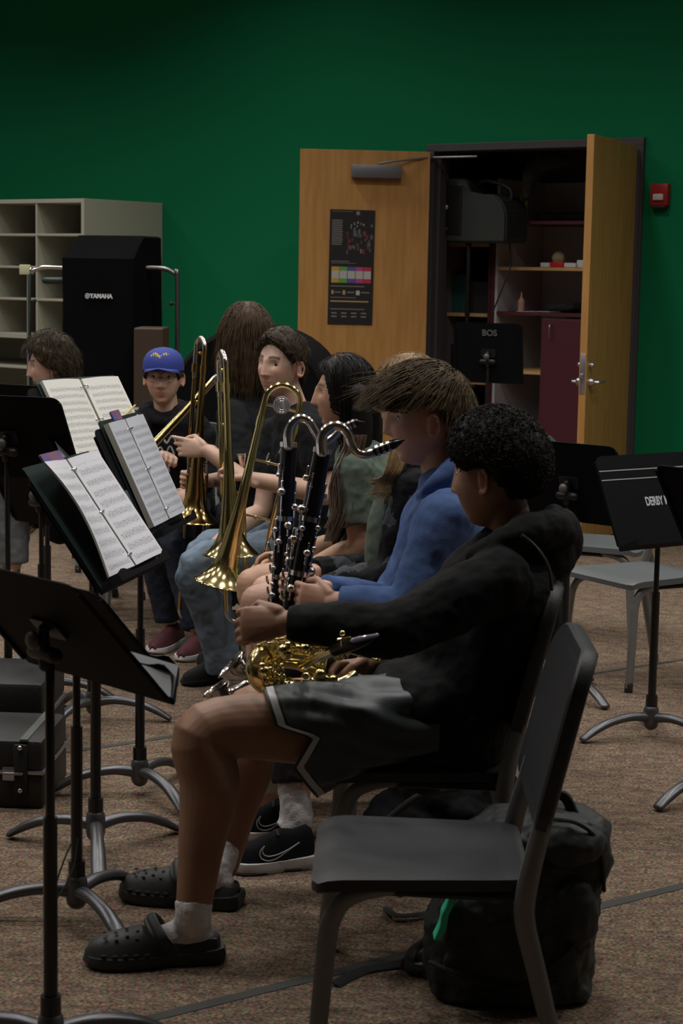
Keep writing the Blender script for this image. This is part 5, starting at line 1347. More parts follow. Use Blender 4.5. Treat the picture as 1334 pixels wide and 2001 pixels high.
    # shoulder seam strap
    bm.free(); bm = nb(); ctube(bm, [(P(1020, 1048, 4.22), .004, .008), (P(1052, 1075, 4.20), .004, .008), (P(1072, 1110, 4.22), .004, .008), (P(1078, 1150, 4.26), .004, .008)], 5, 8, lat=V((1, 0, 0)))
    part('neck_strap', bm, mat('black_strap', (.008, .008, .010), .6), root)
    # shorts: leg tubes with a notched striped hem
    M_sh = mat('grey_satin', (.042, .052, .060), .5, var=.12, vscale=5, spec=.6); M_st = mat('shorts_white', (.50, .50, .52), .5); M_bk = mat('shorts_black', (.006, .006, .008), .5)
    def shorts_leg(bm, hip, kn, near, hem, d0):
        """hem: list of (angle deg, px, py) on the near side, top -> bottom; mirrored behind"""
        N = 96; ring = []
        def hempt(t_):
            for (t0, x0, y0), (t1, x1, y1) in zip(hem, hem[1:]):
                if t_ <= t1: k = (t_-t0)/(t1-t0); return x0+(x1-x0)*k, y0+(y1-y0)*k
            return hem[-1][1:]
        for k in range(N):
            a = 2*PI*k/N; t_ = (1-math.cos(a))/2
            # t_ : arc position 0 top .. 1 bottom
            x, _y = hempt(t_); y = hem[0][2]+(hem[-1][2]-hem[0][2])*t_; side = math.copysign(abs(math.sin(a))**.8, math.sin(a))
            ring.append(P(x, y, d0-.112*side*(1.08 if near else .9)))
        ax = (hip-kn).normalized(); rings = [ring]
        cen = sum(ring, V((0, 0, 0)))/N
        for j in range(1, 15):
            u = j/14; c = cen.lerp(hip+V((.02, 0, .0)), u); r = []
            for k in range(N):
                a = 2*PI*k/N; q = ring[k]-cen; q2 = V((q.x*(1-u)**2*.9, q.y, q.z)); rr = .112+.018*u
                tgt = UZ*math.cos(a)*rr*(1 if math.cos(a) > 0 else .60)-V((0, 1, 0))*math.sin(a)*rr*.98
                p = c+q2.lerp(tgt, sstep(u*1.3)); 
                fold = .010*math.sin(a*5+u*5)*u*(1-u)*3+.008*noise.noise(p*14)+.006*math.sin(a*11-u*7+2*math.sin(u*6))*sstep(u*4)*(1 if math.sin(a) > -.2 else 0)
                r.append(p+(tgt.normalized())*fold)
            rings.append(r)
        # bands: put thin rings near the hem
        hemr = [rings[0]]; 
        for w_ in (.007, .024, .031):
            hemr.append([rings[0][k]+(rings[2][k]-rings[0][k]).normalized()*w_ for k in range(N)])
        allr = hemr+rings[1:]
        if (allr[4][0]-allr[0][0]).length < .034: allr.pop(4)
        vs = [[bm.verts.new(p) for p in r] for r in allr]
        for i in range(len(vs)-1):
            for j in range(N):
                f = bm.faces.new((vs[i][j], vs[i][(j+1) % N], vs[i+1][(j+1) % N], vs[i+1][j])); f.material_index = (2, 1, 2)[i] if i < 3 else 0
        bm.faces.new(vs[-1])
    bm = nb()
    shorts_leg(bm, hipL+V((.04, 0, .005)), knL, True, [(0, 514, 1346), (.35, 538, 1422), (.455, 607, 1440), (.73, 572, 1500), (.9, 600, 1535), (1, 618, 1558)], 4.26)
    shorts_leg(bm, hipR+V((.04, 0, .02)), knR, False, [(0, 600, 1335), (.5, 625, 1400), (1, 650, 1500)], 4.56)
    o = part('shorts', bm, [M_sh, M_st, M_bk], root); md = o.modifiers.new('s', 'SOLIDIFY'); md.thickness = .003; md.offset = 1
    bm = nb(); ball(bm, pel+V((.04, -.06, -.01)), (.15, .14, .105), 20); ball(bm, pel+V((.04, .06, -.01)), (.15, .14, .105), 20); part('shorts_seat', remesh(bm, .008, 6), M_sh, root)
    # socks + clogs
    for kn, an, hl_, to, z1, i in ((knL, anL, G(432, 1872), G(166, 1886), .155, 0), (knR, anR, G(468, 1772), G(236, 1752), .20, 1)):
        bm = nb(); d = kn-an; at = lambda z: an+d*((z-an.z)/d.z)
        foot = (to-hl_).normalized()
        cl_ = lambda u, z: hl_+foot*(u*(to-hl_).length)+UZ*z
        limb(bm, [at(z1), at(z1*.78), cl_(.22, .085), cl_(.27, .062), cl_(.42, .052), cl_(.56, .045)], [.045, .043, .045, .041, .036, .028], 4, 18, cap='flat')
        ball(bm, cl_(.16, .058), (.036, .036, .038), 14)
        cloth('sock', bm, M_sock, root, .005, 2, ((.006, .02, 'CLOUDS'),))
        bm = nb(); shoe_mesh(bm, hl_+foot*.004, to, .058, .078, z0=.018)
        me_ = bm
        M_cr = mat('charcoal_foam', (.018, .020, .020), .55)
        # open heel: carve by rim; upper part
        tp = bpy.data.meshes.new('x'); 
        s = V((-foot.y, foot.x, 0))
        L = (to-hl_).length
        for v in bm.verts:
            u = (v.co-hl_).dot(foot)/L
            if u > .5 and v.co.z > .03: v.co.z = .03+(v.co.z-.03)*(1.15+.35*min(1, (u-.5)/.3))
            if u < .42 and v.co.z > .058: v.co.z = .058+(v.co.z-.058)*.15
            elif u < .52 and v.co.z > .058: v.co.z = .058+(v.co.z-.058)*(.15+.85*(u-.42)/.10)
        bpy.data.meshes.remove(tp)
        sh = part('clog', bm, M_cr, root)
        bm = nb(); sole_mesh(bm, hl_-foot*.004, to, .060, 0, .030); part('clog_sole', bm, M_cr, sh)
        bm = nb(); ctube(bm, [(hl_+foot*L*.40+s*.058+UZ*.055, .005, .011), (hl_+foot*L*.46+s*.056+UZ*.082, .005, .011), (hl_+foot*L*.52+UZ*.112, .005, .011), (hl_+foot*L*.46-s*.056+UZ*.082, .005, .011), (hl_+foot*L*.40-s*.058+UZ*.055, .005, .011)], 6, 10); part('heel_strap', bm, M_cr, sh)
        bm = nb(); ctube(bm, [(hl_+foot*L*.42-s*.056+UZ*.045, .006), (hl_+foot*L*.51-s*.046+UZ*.078, .008), (hl_+foot*L*.55+UZ*.098, .008), (hl_+foot*L*.51+s*.046+UZ*.078, .008), (hl_+foot*L*.42+s*.056+UZ*.045, .006)], 6, 8); part('collar_rim', bm, M_cr, sh)
        bm = nb(); sd = 1 if s.y < 0 else -1
        ball(bm, hl_+foot*L*.43+s*sd*.056+UZ*.052, (.012, .004, .012), 12); part('rivet', bm, M_rubber, sh)
        bm = nb(); 
        for k in range(5):     # side vents
            u = .56+k*.078; wv = .0590*(1.0 if u < .8 else 1-(u-.8)*1.6); ball(bm, hl_+foot*L*u+s*sd*wv*.985+UZ*(.036), (.009, .0035, .006), 10)
        for k, (u, v) in enumerate(((.62, .4), (.70, .15), (.70, .62), (.78, .38), (.86, .15), (.86, .55), (.63, .75), (.78, .72))):
            zz = .018+.078*(.74-.6*(u-.6))*math.sqrt(max(.1, 1-v*v*.75)); ball(bm, hl_+foot*L*u+s*sd*.045*v+UZ*(.03+(zz-.03)*(1.15+.35*min(1, (u-.5)/.3))), (.005, .005, .0025), 8)
        part('vent_holes', bm, M_rubber, sh)
    return root
A()
# =================================================================== PERSON B (blue hoodie)
def sneaker(root, hl_, to, logo=True):
    foot = (to-hl_); L = foot.length; foot.normalize(); s = V((-foot.y, foot.x, 0)); sd = 1 if s.y < 0 else -1
    M_up = mat('black_mesh_upper', (.006, .006, .008), .8, spec=.12, bump=.5, bscale=300)
    bm = nb(); shoe_mesh(bm, hl_+foot*.01, to-foot*.008, .046, .098, z0=.022)
    for v in bm.verts:
        u = (v.co-hl_).dot(foot)/L
        if .12 < u < .36 and v.co.z > .085: v.co.z -= .014*math.sin((u-.12)/.24*PI)
    sh = part('sneaker', bm, M_up, root)
    bm = nb(); sole_mesh(bm, hl_, to, .052, 0, .032); part('sole', bm, [mat('white_rubber', (.50, .47, .46), .6)], sh)
    bm = nb(); sole_mesh(bm, hl_+foot*.02, to-foot*.0, .0525, 0, .009); part('outsole', bm, M_rubber, sh)
    bm = nb()
    for k in range(5):
        u = .47+.055*k; z = .105-.013*k; tube(bm, [hl_+foot*L*u+s*.022+UZ*(z-.006), hl_+foot*L*u+UZ*(z+.002), hl_+foot*L*u-s*.022+UZ*(z-.006)], .0032, 6)
    part('laces', bm, M_rubber, sh)
    if logo:
        bm = nb(); w = s*sd
        def sp(u, z): return hl_+foot*L*u+w*(.041+.006*math.sin(u*4))+UZ*z
        a = [(.26, .082), (.38, .066), (.50, .054), (.60, .050), (.66, .056), (.675, .068), (.655, .078)]
        b2_ = [(.26, .082), (.40, .060), (.52, .042), (.62, .038), (.69, .047), (.70, .064), (.655, .078)]
        for q in (a, b2_): tube(bm, [V(x) for x in cr([tuple(sp(*z_)) for z_ in q], 4)], .0016, 5)
        part('side_emblem', bm, mat('swoosh_silver', (.45, .45, .47), .4), sh)
def B():
    fwd = hv(PI); lat = V((0, 1, 0)); Y = 5.15
    pel = P(812, 1268, Y); neck = P(868, 945, Y)
    hd = headM(P(832, 820, Y), PI+.05, math.radians(0), 0, 1.08)
    shL, elL, wrL = P(872, 1010, Y-.19), P(800, 1190, Y-.22), P(650, 1175, Y-.2)
    shR, elR, wrR = P(870, 1000, Y+.19), P(760, 1180, Y+.2), P(620, 1150, Y-.02)
    hipL = pel+V((0, -.085, 0)); hipR = pel+V((0, .085, 0)); knL, anL = P(560, 1318, Y-.10), P(578, 1600, Y-.18); knR, anR = P(560, 1290, Y+.16), P(512, 1560, Y+.20)
    root = body('person in a blue hoodie with windswept brown hair playing a bass clarinet', pel, neck, lat, hd,
                [dict(sh=shL, el=elL, wr=wrL, d=V((-.9, .1, .1)), n=V((-.3, .8, 0)), t=UZ, curl=.9), dict(sh=shR, el=elR, wr=wrR, d=V((-.9, -.1, .1)), n=V((-.3, -.8, 0)), t=UZ, curl=.9)],
                [dict(j=(hipL, knL, anL), toe=G(470, 1690)), dict(j=(hipR, knR, anR), toe=G(470, 1640))], SK_B, voxel=.0038, fwd=fwd)
    eyes(root, hd)
    T = lambda x, y, z: .020+.014*sstep((z+.2)/.9)
    tab = [(0, .50), (.5, .46), (.85, .30), (1.15, .12), (1.4, .30), (1.75, .30), (2.05, -.12), (2.4, -.45), (3.2, -.5)]
    bm = nb(); hair_cap(bm, hd, T, tab, nz=.25, soft=.15)
    crown = V((0, -.55, .83))
    def flow(x, y, z):
        d = V((x, y, z)); f = (d-crown); 
        return V((f.x*.6, abs(f.y)+.25 if z > .3 or y > 0 else f.y*.6, f.z*.4-.35 if y < 0.3 else -.1))
    strands(bm, hd, 2200, flow, .075, .0016, .05, zf=.028, ear=True, lift=.7, T=T, tab=tab, seed=3, jit=.16)
    strands(bm, hd, 650, lambda x, y, z: V((x*.2, 1.0, -.30)), .105, .0015, .05, zf=.026, lift=.9, T=T, tab=tab, seed=4, rootf=lambda x, y, z: y > .25 and z > .45, jit=.13, hug=.35)
    strands(bm, hd, 30, lambda x, y, z: V((0, 1.0, .0)), .13, .0010, .03, zf=.035, lift=1.0, T=T, tab=tab, seed=6, rootf=lambda x, y, z: y > .4 and z > .5, jit=.16, hug=.2)
    part('hair', bm, mat('hair_brown', (.042, .027, .012), .55, col2=(.095, .063, .028), vscale=30, spec=.2), root)
    bm = nb(); torso(bm, pel, neck, lat, 1.18, .03, fwd, .205, .17, belly=.02, upto=.97); sleeve(bm, shL, elL, wrL, .078, .068, .045); sleeve(bm, shR, elR, wrR, .078, .068, .045)
    ctube(bm, [(P(822, 968, Y-.08), .018), (P(852, 942, Y-.10), .026), (P(896, 908, Y-.07), .034), (P(925, 900, Y+.03), .042), (P(895, 900, Y+.1), .034), (P(835, 950, Y+.08), .02)], 6, 14)
    ctube(bm, [(P(895, 950, Y), .06), (P(920, 945, Y), .06), (P(925, 960, Y), .05)], 4, 14)
    cloth('hoodie', bm, mat('blue_fleece', (.055, .105, .26), .9, bump=.4, bscale=400, var=.12, vscale=6), root, .006, 3, ((.018, .10, 'CLOUDS'), (.005, .04, 'CLOUDS')))
    bm = nb(); tube(bm, [V(x) for x in cr([tuple(P(x, y, Y-.23)) for x, y in ((816, 1092), (804, 1094), (802, 1102), (810, 1108), (818, 1108))], 4)], .0022, 6)
    part('chest_print', bm, mat('pale_blue_print', (.42, .46, .50), .6), root)
    bm = nb()
    for h, k, a in ((hipL, knL, anL), (hipR, knR, anR)):
        b_ = k.lerp(a, .74); limb(bm, [h, h.lerp(k, .5), k, k.lerp(b_, .5), b_], [.105, .095, .078, .072, .060], 4, 16, cap='flat')
    ball(bm, pel, (.15, .18, .12), 16)
    cloth('trousers', bm, mat('black_joggers', (.008, .008, .009), .85, bump=.3, bscale=200), root, .008, 3)
    for an, hl_, to in ((anL, G(618, 1690), G(448, 1704)), (anR, G(600, 1636), G(455, 1640))):
        kn_ = knL if an is anL else knR; foot = (to-hl_).normalized(); d = kn_-an
        bm = nb(); limb(bm, [an+d*.26, an+d*.12, V((an.x, an.y, .09)), V((an.x, an.y, .06))+foot*.03], [.046, .044, .047, .04], 4, 16, cap='flat'); cloth('sock', bm, M_sock, root, .006, 2, ((.008, .02, 'CLOUDS'),))
        sneaker(root, hl_, to)
B()
# =================================================================== PERSON C (camouflage jacket, long fair hair)
def C_():
    fwd = hv(PI); lat = V((0, 1, 0)); Y = 5.68
    pel = P(792, 1185, Y); neck = P(812, 915, Y)
    hd = headM(P(800, 778, Y), PI, 0, 0, 1.0)
    shL, elL, wrL = P(808, 960, Y-.18), P(770, 1118, Y-.20), P(618, 1160, Y-.20)
    shR, elR, wrR = P(806, 955, Y+.18), P(740, 1110, Y+.2), P(600, 1120, Y-.02)
    hipL = pel+V((0, -.085, 0)); hipR = pel+V((0, .085, 0)); knL, anL = P(512, 1178, Y-.15), P(520, 1440, Y-.15); knR, anR = P(530, 1158, Y+.12), P(520, 1420, Y+.12)
    root = body('person with long fair hair in a dark camouflage jacket behind the blue hoodie', pel, neck, lat, hd,
                [dict(sh=shL, el=elL, wr=wrL, d=V((-.95, .15, .0)), n=V((-.2, .8, -.2)), t=UZ, curl=.7, sz=.95), dict(sh=shR, el=elR, wr=wrR, d=V((-.9, -.1, 0)), n=V((-.3, -.8, 0)), t=UZ, curl=.9, sz=.95)],
                [dict(j=(hipL, knL, anL), toe=G(430, 1500)), dict(j=(hipR, knR, anR), toe=G(430, 1480))], SK_B, voxel=.005, sh=.165, hip=.155, fwd=fwd)
    eyes(root, hd)
    bm = nb(); T = lambda x, y, z: .016+.006*max(0, z)
    tab = [(0, .64), (.5, .60), (.85, .40), (1.15, .1), (1.4, -.3), (3.2, -.75)]
    hair_cap(bm, hd, T, tab, nz=.2)
    for s in (-1, 1):
        ctube(bm, [(P(798, 760, Y+s*.06), .030), (P(795, 840, Y+s*.07), .026), (P(785, 890, Y-.12 if s < 0 else Y+.1), .016), (P(772, 925, Y-.15 if s < 0 else Y+.12), .008), (P(756, 950, Y-.16 if s < 0 else Y+.13), .004)], 6, 12)
        ctube(bm, [(P(830, 760, Y+s*.06), .04), (P(838, 860, Y+s*.07), .045), (P(840, 960, Y+s*.07), .03)], 6, 12)
    strands(bm, hd, 900, lambda x, y, z: V((x*1.2, -.4 if y > 0 else -.1, -1)), .26, .0013, .35, face=True, lift=.8, T=T, tab=tab, seed=8, wave=.15, steps=10)
    random.seed(2)
    for k in range(240):
        a = random.uniform(-1, 1); b_ = random.uniform(-1, 1)
        ctube(bm, [(P(795+a*12, 800, Y-.10+b_*.02), .0018), (P(782+a*18, 870, Y-.15+b_*.02), .0018), (P(768+a*16, 920, Y-.19+b_*.02), .0016), (P(752+a*12+random.uniform(-6, 10), 946+b_*12, Y-.20), .0014), (P(738+a*14+random.uniform(-16, 14), 952+b_*16+random.uniform(-4, 16), Y-.2), .0004)], 4, 4, cap='flat')
    part('hair', bm, mat('hair_fair', (.16, .095, .040), .45, col2=(.30, .20, .10), vscale=22, spec=.2), root)
    M_cj = mat('dark_camouflage', (.004, .0045, .006), .7, spec=.15, col2=(.045, .050, .058), vscale=13, bump=.3, bscale=90); 
    cr_ = [n for n in M_cj.node_tree.nodes if n.type == 'VALTORGB'][0].color_ramp; cr_.elements[0].position = .0; cr_.elements[1].position = .56; cr_.interpolation = 'CONSTANT'
    bm = nb(); torso(bm, pel, neck, lat, 1.14, .03, fwd, .18, .165, upto=.93); sleeve(bm, shL, elL, wrL, .070, .064, .048); sleeve(bm, shR, elR, wrR, .070, .064, .048)
    cloth('jacket', bm, M_cj, root, .0065, 3, ((.022, .08, 'CLOUDS'), (.010, .035, 'CLOUDS')))
    bm = nb(); ctube(bm, [(P(796, 960, Y-.02), .058, .10), (P(785, 1030, Y-.03), .060, .11), (P(778, 1110, Y-.03), .06, .11)], 4, 18, lat=lat); cloth('shirt', bm, mat('sage_cotton', (.085, .115, .088), .9), root, .008, 3)
    bm = nb()
    for h, k in ((hipL, knL), (hipR, knR)): limb(bm, [h, h.lerp(k, .25), h.lerp(k, .42)], [.11, .105, .10], 3, 16, cap='flat')
    ball(bm, pel, (.15, .17, .11), 16); cloth('shorts', bm, mat('black_shorts', (.01, .01, .012), .85), root, .008, 3)
    for an, to in ((anL, 420), (anR, 430)):
        h_ = V((an.x+.05, an.y, 0)); t_ = V((an.x-.2, an.y, 0)); sneaker(root, h_, t_, logo=False)
        kn_ = knL if an is anL else knR; bm = nb(); limb(bm, [an+(kn_-an)*.2, V((an.x, an.y, .07))], [.044, .046], 3, 14, cap='flat'); part('sock', bm, M_sock, root)
C_()
# =================================================================== PERSON D (green t-shirt, dark hair)
def D_():
    fwd = hv(PI+.05); lat = hv(PI/2+.05); Y = 6.22
    pel = P(706, 1135, Y); neck = P(700, 880, Y)
    hd = headM(P(671, 771, Y), PI+.04, math.radians(2), 0, .98)
    shL, elL, wrL = P(692, 918, Y-.165), P(700, 1068, Y-.18), P(590, 1118, Y-.10)
    shR, elR, wrR = P(696, 915, Y+.165), P(668, 1060, Y+.18), P(560, 1085, Y+.06)
    hipL = pel+V((0, -.085, 0)); hipR = pel+V((0, .085, 0)); knL, anL = P(500, 1142, Y-.12), P(505, 1370, Y-.12); knR, anR = P(520, 1128, Y+.12), P(520, 1350, Y+.12)
    root = body('girl with long dark hair in a sage green t-shirt looking left', pel, neck, lat, hd,
                [dict(sh=shL, el=elL, wr=wrL, d=V((-.95, .1, .0)), n=V((-.1, .3, -.9)), t=V((0, 1, .3)), curl=.8, sz=.9), dict(sh=shR, el=elR, wr=wrR, d=V((-.95, -.1, 0)), n=V((-.1, -.3, -.9)), t=V((0, -1, .3)), curl=.7, sz=.9)],
                [dict(j=(hipL, knL, anL), toe=G(430, 1420)), dict(j=(hipR, knR, anR), toe=G(430, 1400))], SK_D, voxel=.005, sh=.155, hip=.155, fwd=fwd)
    eyes(root, hd)
    bm = nb(); T = lambda x, y, z: .015+.008*max(0, z)
    tab = [(0, .66), (.4, .62), (.75, .40), (1.0, .05), (1.2, -.5), (3.2, -.75)]
    hair_cap(bm, hd, T, tab, nz=.08)
    for s in (-1, 1):
        ctube(bm, [(P(695, 770, Y+s*.055), .05), (P(702, 840, Y+s*.065), .048), (P(690, 900, Y+s*.09), .044), (P(668, 960, Y+s*.12), .034), (P(662, 1020, Y+s*.12), .030), (P(655, 1060, Y+s*.11), .012)], 6, 12)
    ctube(bm, [(P(715, 790, Y), .055), (P(715, 870, Y), .055), (P(716, 950, Y), .03)], 5, 12)
    strands(bm, hd, 1300, lambda x, y, z: V((x*1.2, -.5 if y > 0 else -.1, -1)), .22, .0012, .4, face=True, lift=.8, T=T, tab=tab, seed=11, wave=.05, steps=10)
    part('hair', bm, mat('hair_black', (.008, .006, .006), .4, spec=.2), root)
    bm = nb(); random.seed(8)
    for k in range(170):
        a = random.uniform(-1, 1); b_ = random.uniform(-1, 1); ph = random.uniform(0, 6)
        pts = [(P(690+a*20-(i*5.2)+7*math.sin(ph*.3+i*1.2), 850+i*26, Y-.15-.010*i+b_*.03+.012*math.cos(ph+i)), .0024-.0002*i) for i in range(9-int(abs(a)*2))]
        ctube(bm, pts, 4, 4, cap='flat')
    part('hair_ends', bm, mat('hair_brown_ends', (.075, .045, .028), .45, spec=.5), root, label='wavy brown ends of the hair')
    M_t = mat('sage_cotton', (.085, .115, .088), .9)
    bm = nb(); torso(bm, pel, neck, lat, 1.12, .03, fwd, .175, .16, upto=.95); sleeve(bm, shL, elL, wrL, .070, upto=.70); sleeve(bm, shR, elR, wrR, .070, upto=.70)
    cloth('t_shirt', bm, M_t, root, .006, 3, ((.018, .07, 'CLOUDS'), (.006, .025, 'CLOUDS')))
    bm = nb()
    for h, k in ((hipL, knL), (hipR, knR)): limb(bm, [h, h.lerp(k, .22), h.lerp(k, .38)], [.108, .10, .096], 3, 16, cap='flat')
    ball(bm, pel, (.14, .17, .11), 16); cloth('shorts', bm, mat('black_shorts', (.01, .01, .012), .85), root, .008, 3)
    for an in (anL, anR): sneaker(root, V((an.x+.05, an.y, 0)), V((an.x-.19, an.y, 0)), logo=False)
D_()
# =================================================================== PERSON E (black tee, light jeans, looks to camera)
def E_():
    ang = PI+.30; fwd = hv(ang); lat = hv(ang-PI/2); Y = 7.12
    pel = P(602, 1062, Y); neck = P(575, 805, Y)
    hd = headM(P(549, 714, Y-.03), -PI/2-.66, math.radians(2), math.radians(-3), 1.02)
    shL, elL, wrL = P(610, 845, Y-.16), P(640, 965, Y-.22), P(486, 935, Y-.30)
    shR, elR, wrR = P(540, 850, Y+.10), P(512, 995, Y+.02), P(425, 1060, Y-.12)
    hipL = pel-lat*.085; hipR = pel+lat*.085; knL, anL = P(386, 1108, Y-.18), P(440, 1292, Y-.10); knR, anR = P(400, 1085, Y+.12), P(432, 1270, Y+.15)
    root = body('boy with short brown hair in a black t-shirt and light jeans looking at the camera', pel, neck, lat, hd,
                [dict(sh=shL, el=elL, wr=wrL, d=V((-.75, .1, .5)), n=V((-.6, .3, -.6)), t=V((.3, -.6, .6)), curl=1.1, sz=1.0), dict(sh=shR, el=elR, wr=wrR, d=V((-.85, -.1, -.35)), n=V((-.2, -.1, -.9)), t=V((0, -1, .2)), curl=.35, sz=1.0)],
                [dict(j=(hipL, knL, anL), toe=G(360, 1340)), dict(j=(hipR, knR, anR), toe=G(370, 1310))], SK_E, voxel=.0045, sh=.175, fwd=fwd, brow=(.15, .12, .1))
    eyes(root, hd, look=(-.0055, 0), iris=(.02, .014, .01))
    T = lambda x, y, z: .014+.016*sstep((z-.1)/.6)*(.6+.4*(y > 0))
    tab = [(0, .60), (.35, .58), (.8, .42), (1.1, .2), (1.35, .0), (1.6, .18), (1.9, -.1), (2.4, -.45), (3.2, -.5)]
    bm = nb(); hair_cap(bm, hd, T, tab, nz=.25)
    strands(bm, hd, 900, lambda x, y, z: V((-.9, .35, .1)) if z > .35 else V((0, -.3, -1)), .050, .0014, .03, zf=.055, lift=.6, T=T, tab=tab, seed=4)
    part('hair', bm, mat('hair_dark_brown', (.020, .013, .007), .55, col2=(.048, .033, .018), vscale=30, spec=.2), root)
    bm = nb(); torso(bm, pel, neck, lat, 1.15, .03, fwd, .19, .165, upto=.96); sleeve(bm, shL, elL, wrL, .072, upto=.68); sleeve(bm, shR, elR, wrR, .072, upto=.68)
    cloth('t_shirt', bm, mat('black_cotton', (.009, .0095, .012), .9, spec=.2), root, .007, 3)
    bm = nb(); random.seed(21); ch = lambda x, y: P(x, y, Y-.25)
    for k in range(9): ball(bm, ch(506+k*5, 938+(k % 2)*4), (.004, .002, .007), 6)
    for (x, y) in ((521, 895), (519, 902), (523, 908), (545, 885), (548, 900), (544, 915), (550, 872), (541, 925)): tube(bm, [ch(x, y), ch(x+4, y-9)], .0025, 5)
    part('chest_print', bm, mat('grey_print', (.30, .30, .32), .7), root)
    bm = nb()
    for h, k, a in ((hipL, knL, anL), (hipR, knR, anR)): limb(bm, [h, h.lerp(k, .5), k, k.lerp(a, .5), a-UZ*.03], [.108, .098, .080, .078, .068], 4, 18, cap='flat')
    ball(bm, pel, (.15, .17, .11), 16)
    cloth('jeans', bm, mat('light_denim', (.135, .185, .25), .85, var=.25, vscale=7, bump=.4, bscale=300), root, .007, 3, ((.024, .08, 'CLOUDS'), (.008, .03, 'CLOUDS')))
    M_b = mat('black_suede', (.008, .008, .008), .9)
    for an, hl_, to in ((anL, G(452, 1325), G(358, 1341)), (anR, G(470, 1296), G(385, 1300))):
        bm = nb(); shoe_mesh(bm, hl_, to, .047, .085, z0=.015); s_ = part('shoe', bm, M_b, root)
        bm = nb(); sole_mesh(bm, hl_, to, .05, 0, .022); part('sole', bm, M_b, s_)
E_()
# =================================================================== PERSON G (long brown hair seen from behind)
def G__():
    ang = math.radians(150); fwd = hv(ang); lat = hv(ang-PI/2); Y = 7.72
    pel = P(515, 1015, Y+.05); neck = P(490, 778, Y+.03)
    hd = headM(P(482, 663, Y), math.radians(115), math.radians(-2), 0, 1.06)
    shL, elL, wrL = P(455, 815, Y-.16), P(468, 920, Y-.28), P(402, 880, Y-.25)
    shR, elR, wrR = P(535, 815, Y+.14), P(500, 930, Y+.2), P(400, 940, Y+.0)
    hipL = pel-lat*.085; hipR = pel+lat*.085; kn1, an1 = P(445, 1018, Y+.42), P(440, 1180, Y+.45); kn2, an2 = P(480, 1015, Y+.48), P(475, 1170, Y+.5)
    root = body('person with thick brown hair turned away from the camera, holding the darker trombone', pel, neck, lat, hd,
                [dict(sh=shL, el=elL, wr=wrL, d=V((-.95, .0, .12)), n=V((-.2, .9, -.1)), t=UZ, curls=(.35, .6, .8, .9), sz=1.02), dict(sh=shR, el=elR, wr=wrR, d=V((-.9, -.2, .1)), n=V((-.2, -.8, 0)), t=UZ, curl=1.0)],
                [dict(j=(hipL, kn1, an1), toe=V((an1.x-.2, an1.y, 0))), dict(j=(hipR, kn2, an2), toe=V((an2.x-.2, an2.y, 0)))], SK_E, voxel=.005, sh=.17, fwd=fwd)
    bm = nb(); T = lambda x, y, z: .022+.006*max(0, z)
    tab = [(0, .55), (.4, .50), (.75, .30), (1.0, -.1), (1.2, -.6), (3.2, -.85)]
    hair_cap(bm, hd, T, tab, nz=.22)
    for dx, dy, l in ((-34, -.02, 75), (-16, -.08, 100), (6, -.09, 115), (28, -.05, 100), (-26, .05, 80), (26, .05, 95)):
        ctube(bm, [(P(482+dx*.9, 665, Y+dy), .042), (P(480+dx, 665+l*.5, Y+dy*1.1), .036), (P(478+dx*.9, 665+l, Y+dy), .014)], 5, 12)
    strands(bm, hd, 1500, lambda x, y, z: V((x*.8, y*.4, -1)), .20, .0015, .3, lift=.8, T=T, tab=tab, seed=13, wave=.16, steps=10)
    part('hair', bm, mat('hair_chestnut', (.040, .024, .013), .5, col2=(.085, .053, .030), vscale=26, spec=.2), root)
    bm = nb(); torso(bm, pel, neck, lat, 1.16, .03, fwd, .19, .165, upto=.96); sleeve(bm, shL, elL, wrL, .072, upto=.95); sleeve(bm, shR, elR, wrR, .072, upto=.95)
    cloth('t_shirt', bm, mat('black_cotton', (.009, .0095, .012), .9, spec=.2), root, .008, 3)
    bm = nb()
    for h, k, a in ((hipL, kn1, an1), (hipR, kn2, an2)): limb(bm, [h, h.lerp(k, .5), k, k.lerp(a, .5), a], [.108, .098, .080, .072, .062], 4, 16, cap='flat')
    ball(bm, pel, (.15, .17, .11), 16); cloth('jeans', bm, mat('dark_denim', (.010, .017, .035), .85, bump=.3, bscale=300), root, .008, 3)
    for an in (an1, an2):
        bm = nb(); shoe_mesh(bm, V((an.x+.06, an.y, 0)), V((an.x-.19, an.y, 0)), .047, .085, z0=.01); part('shoe', bm, M_rubber, root)
G__()
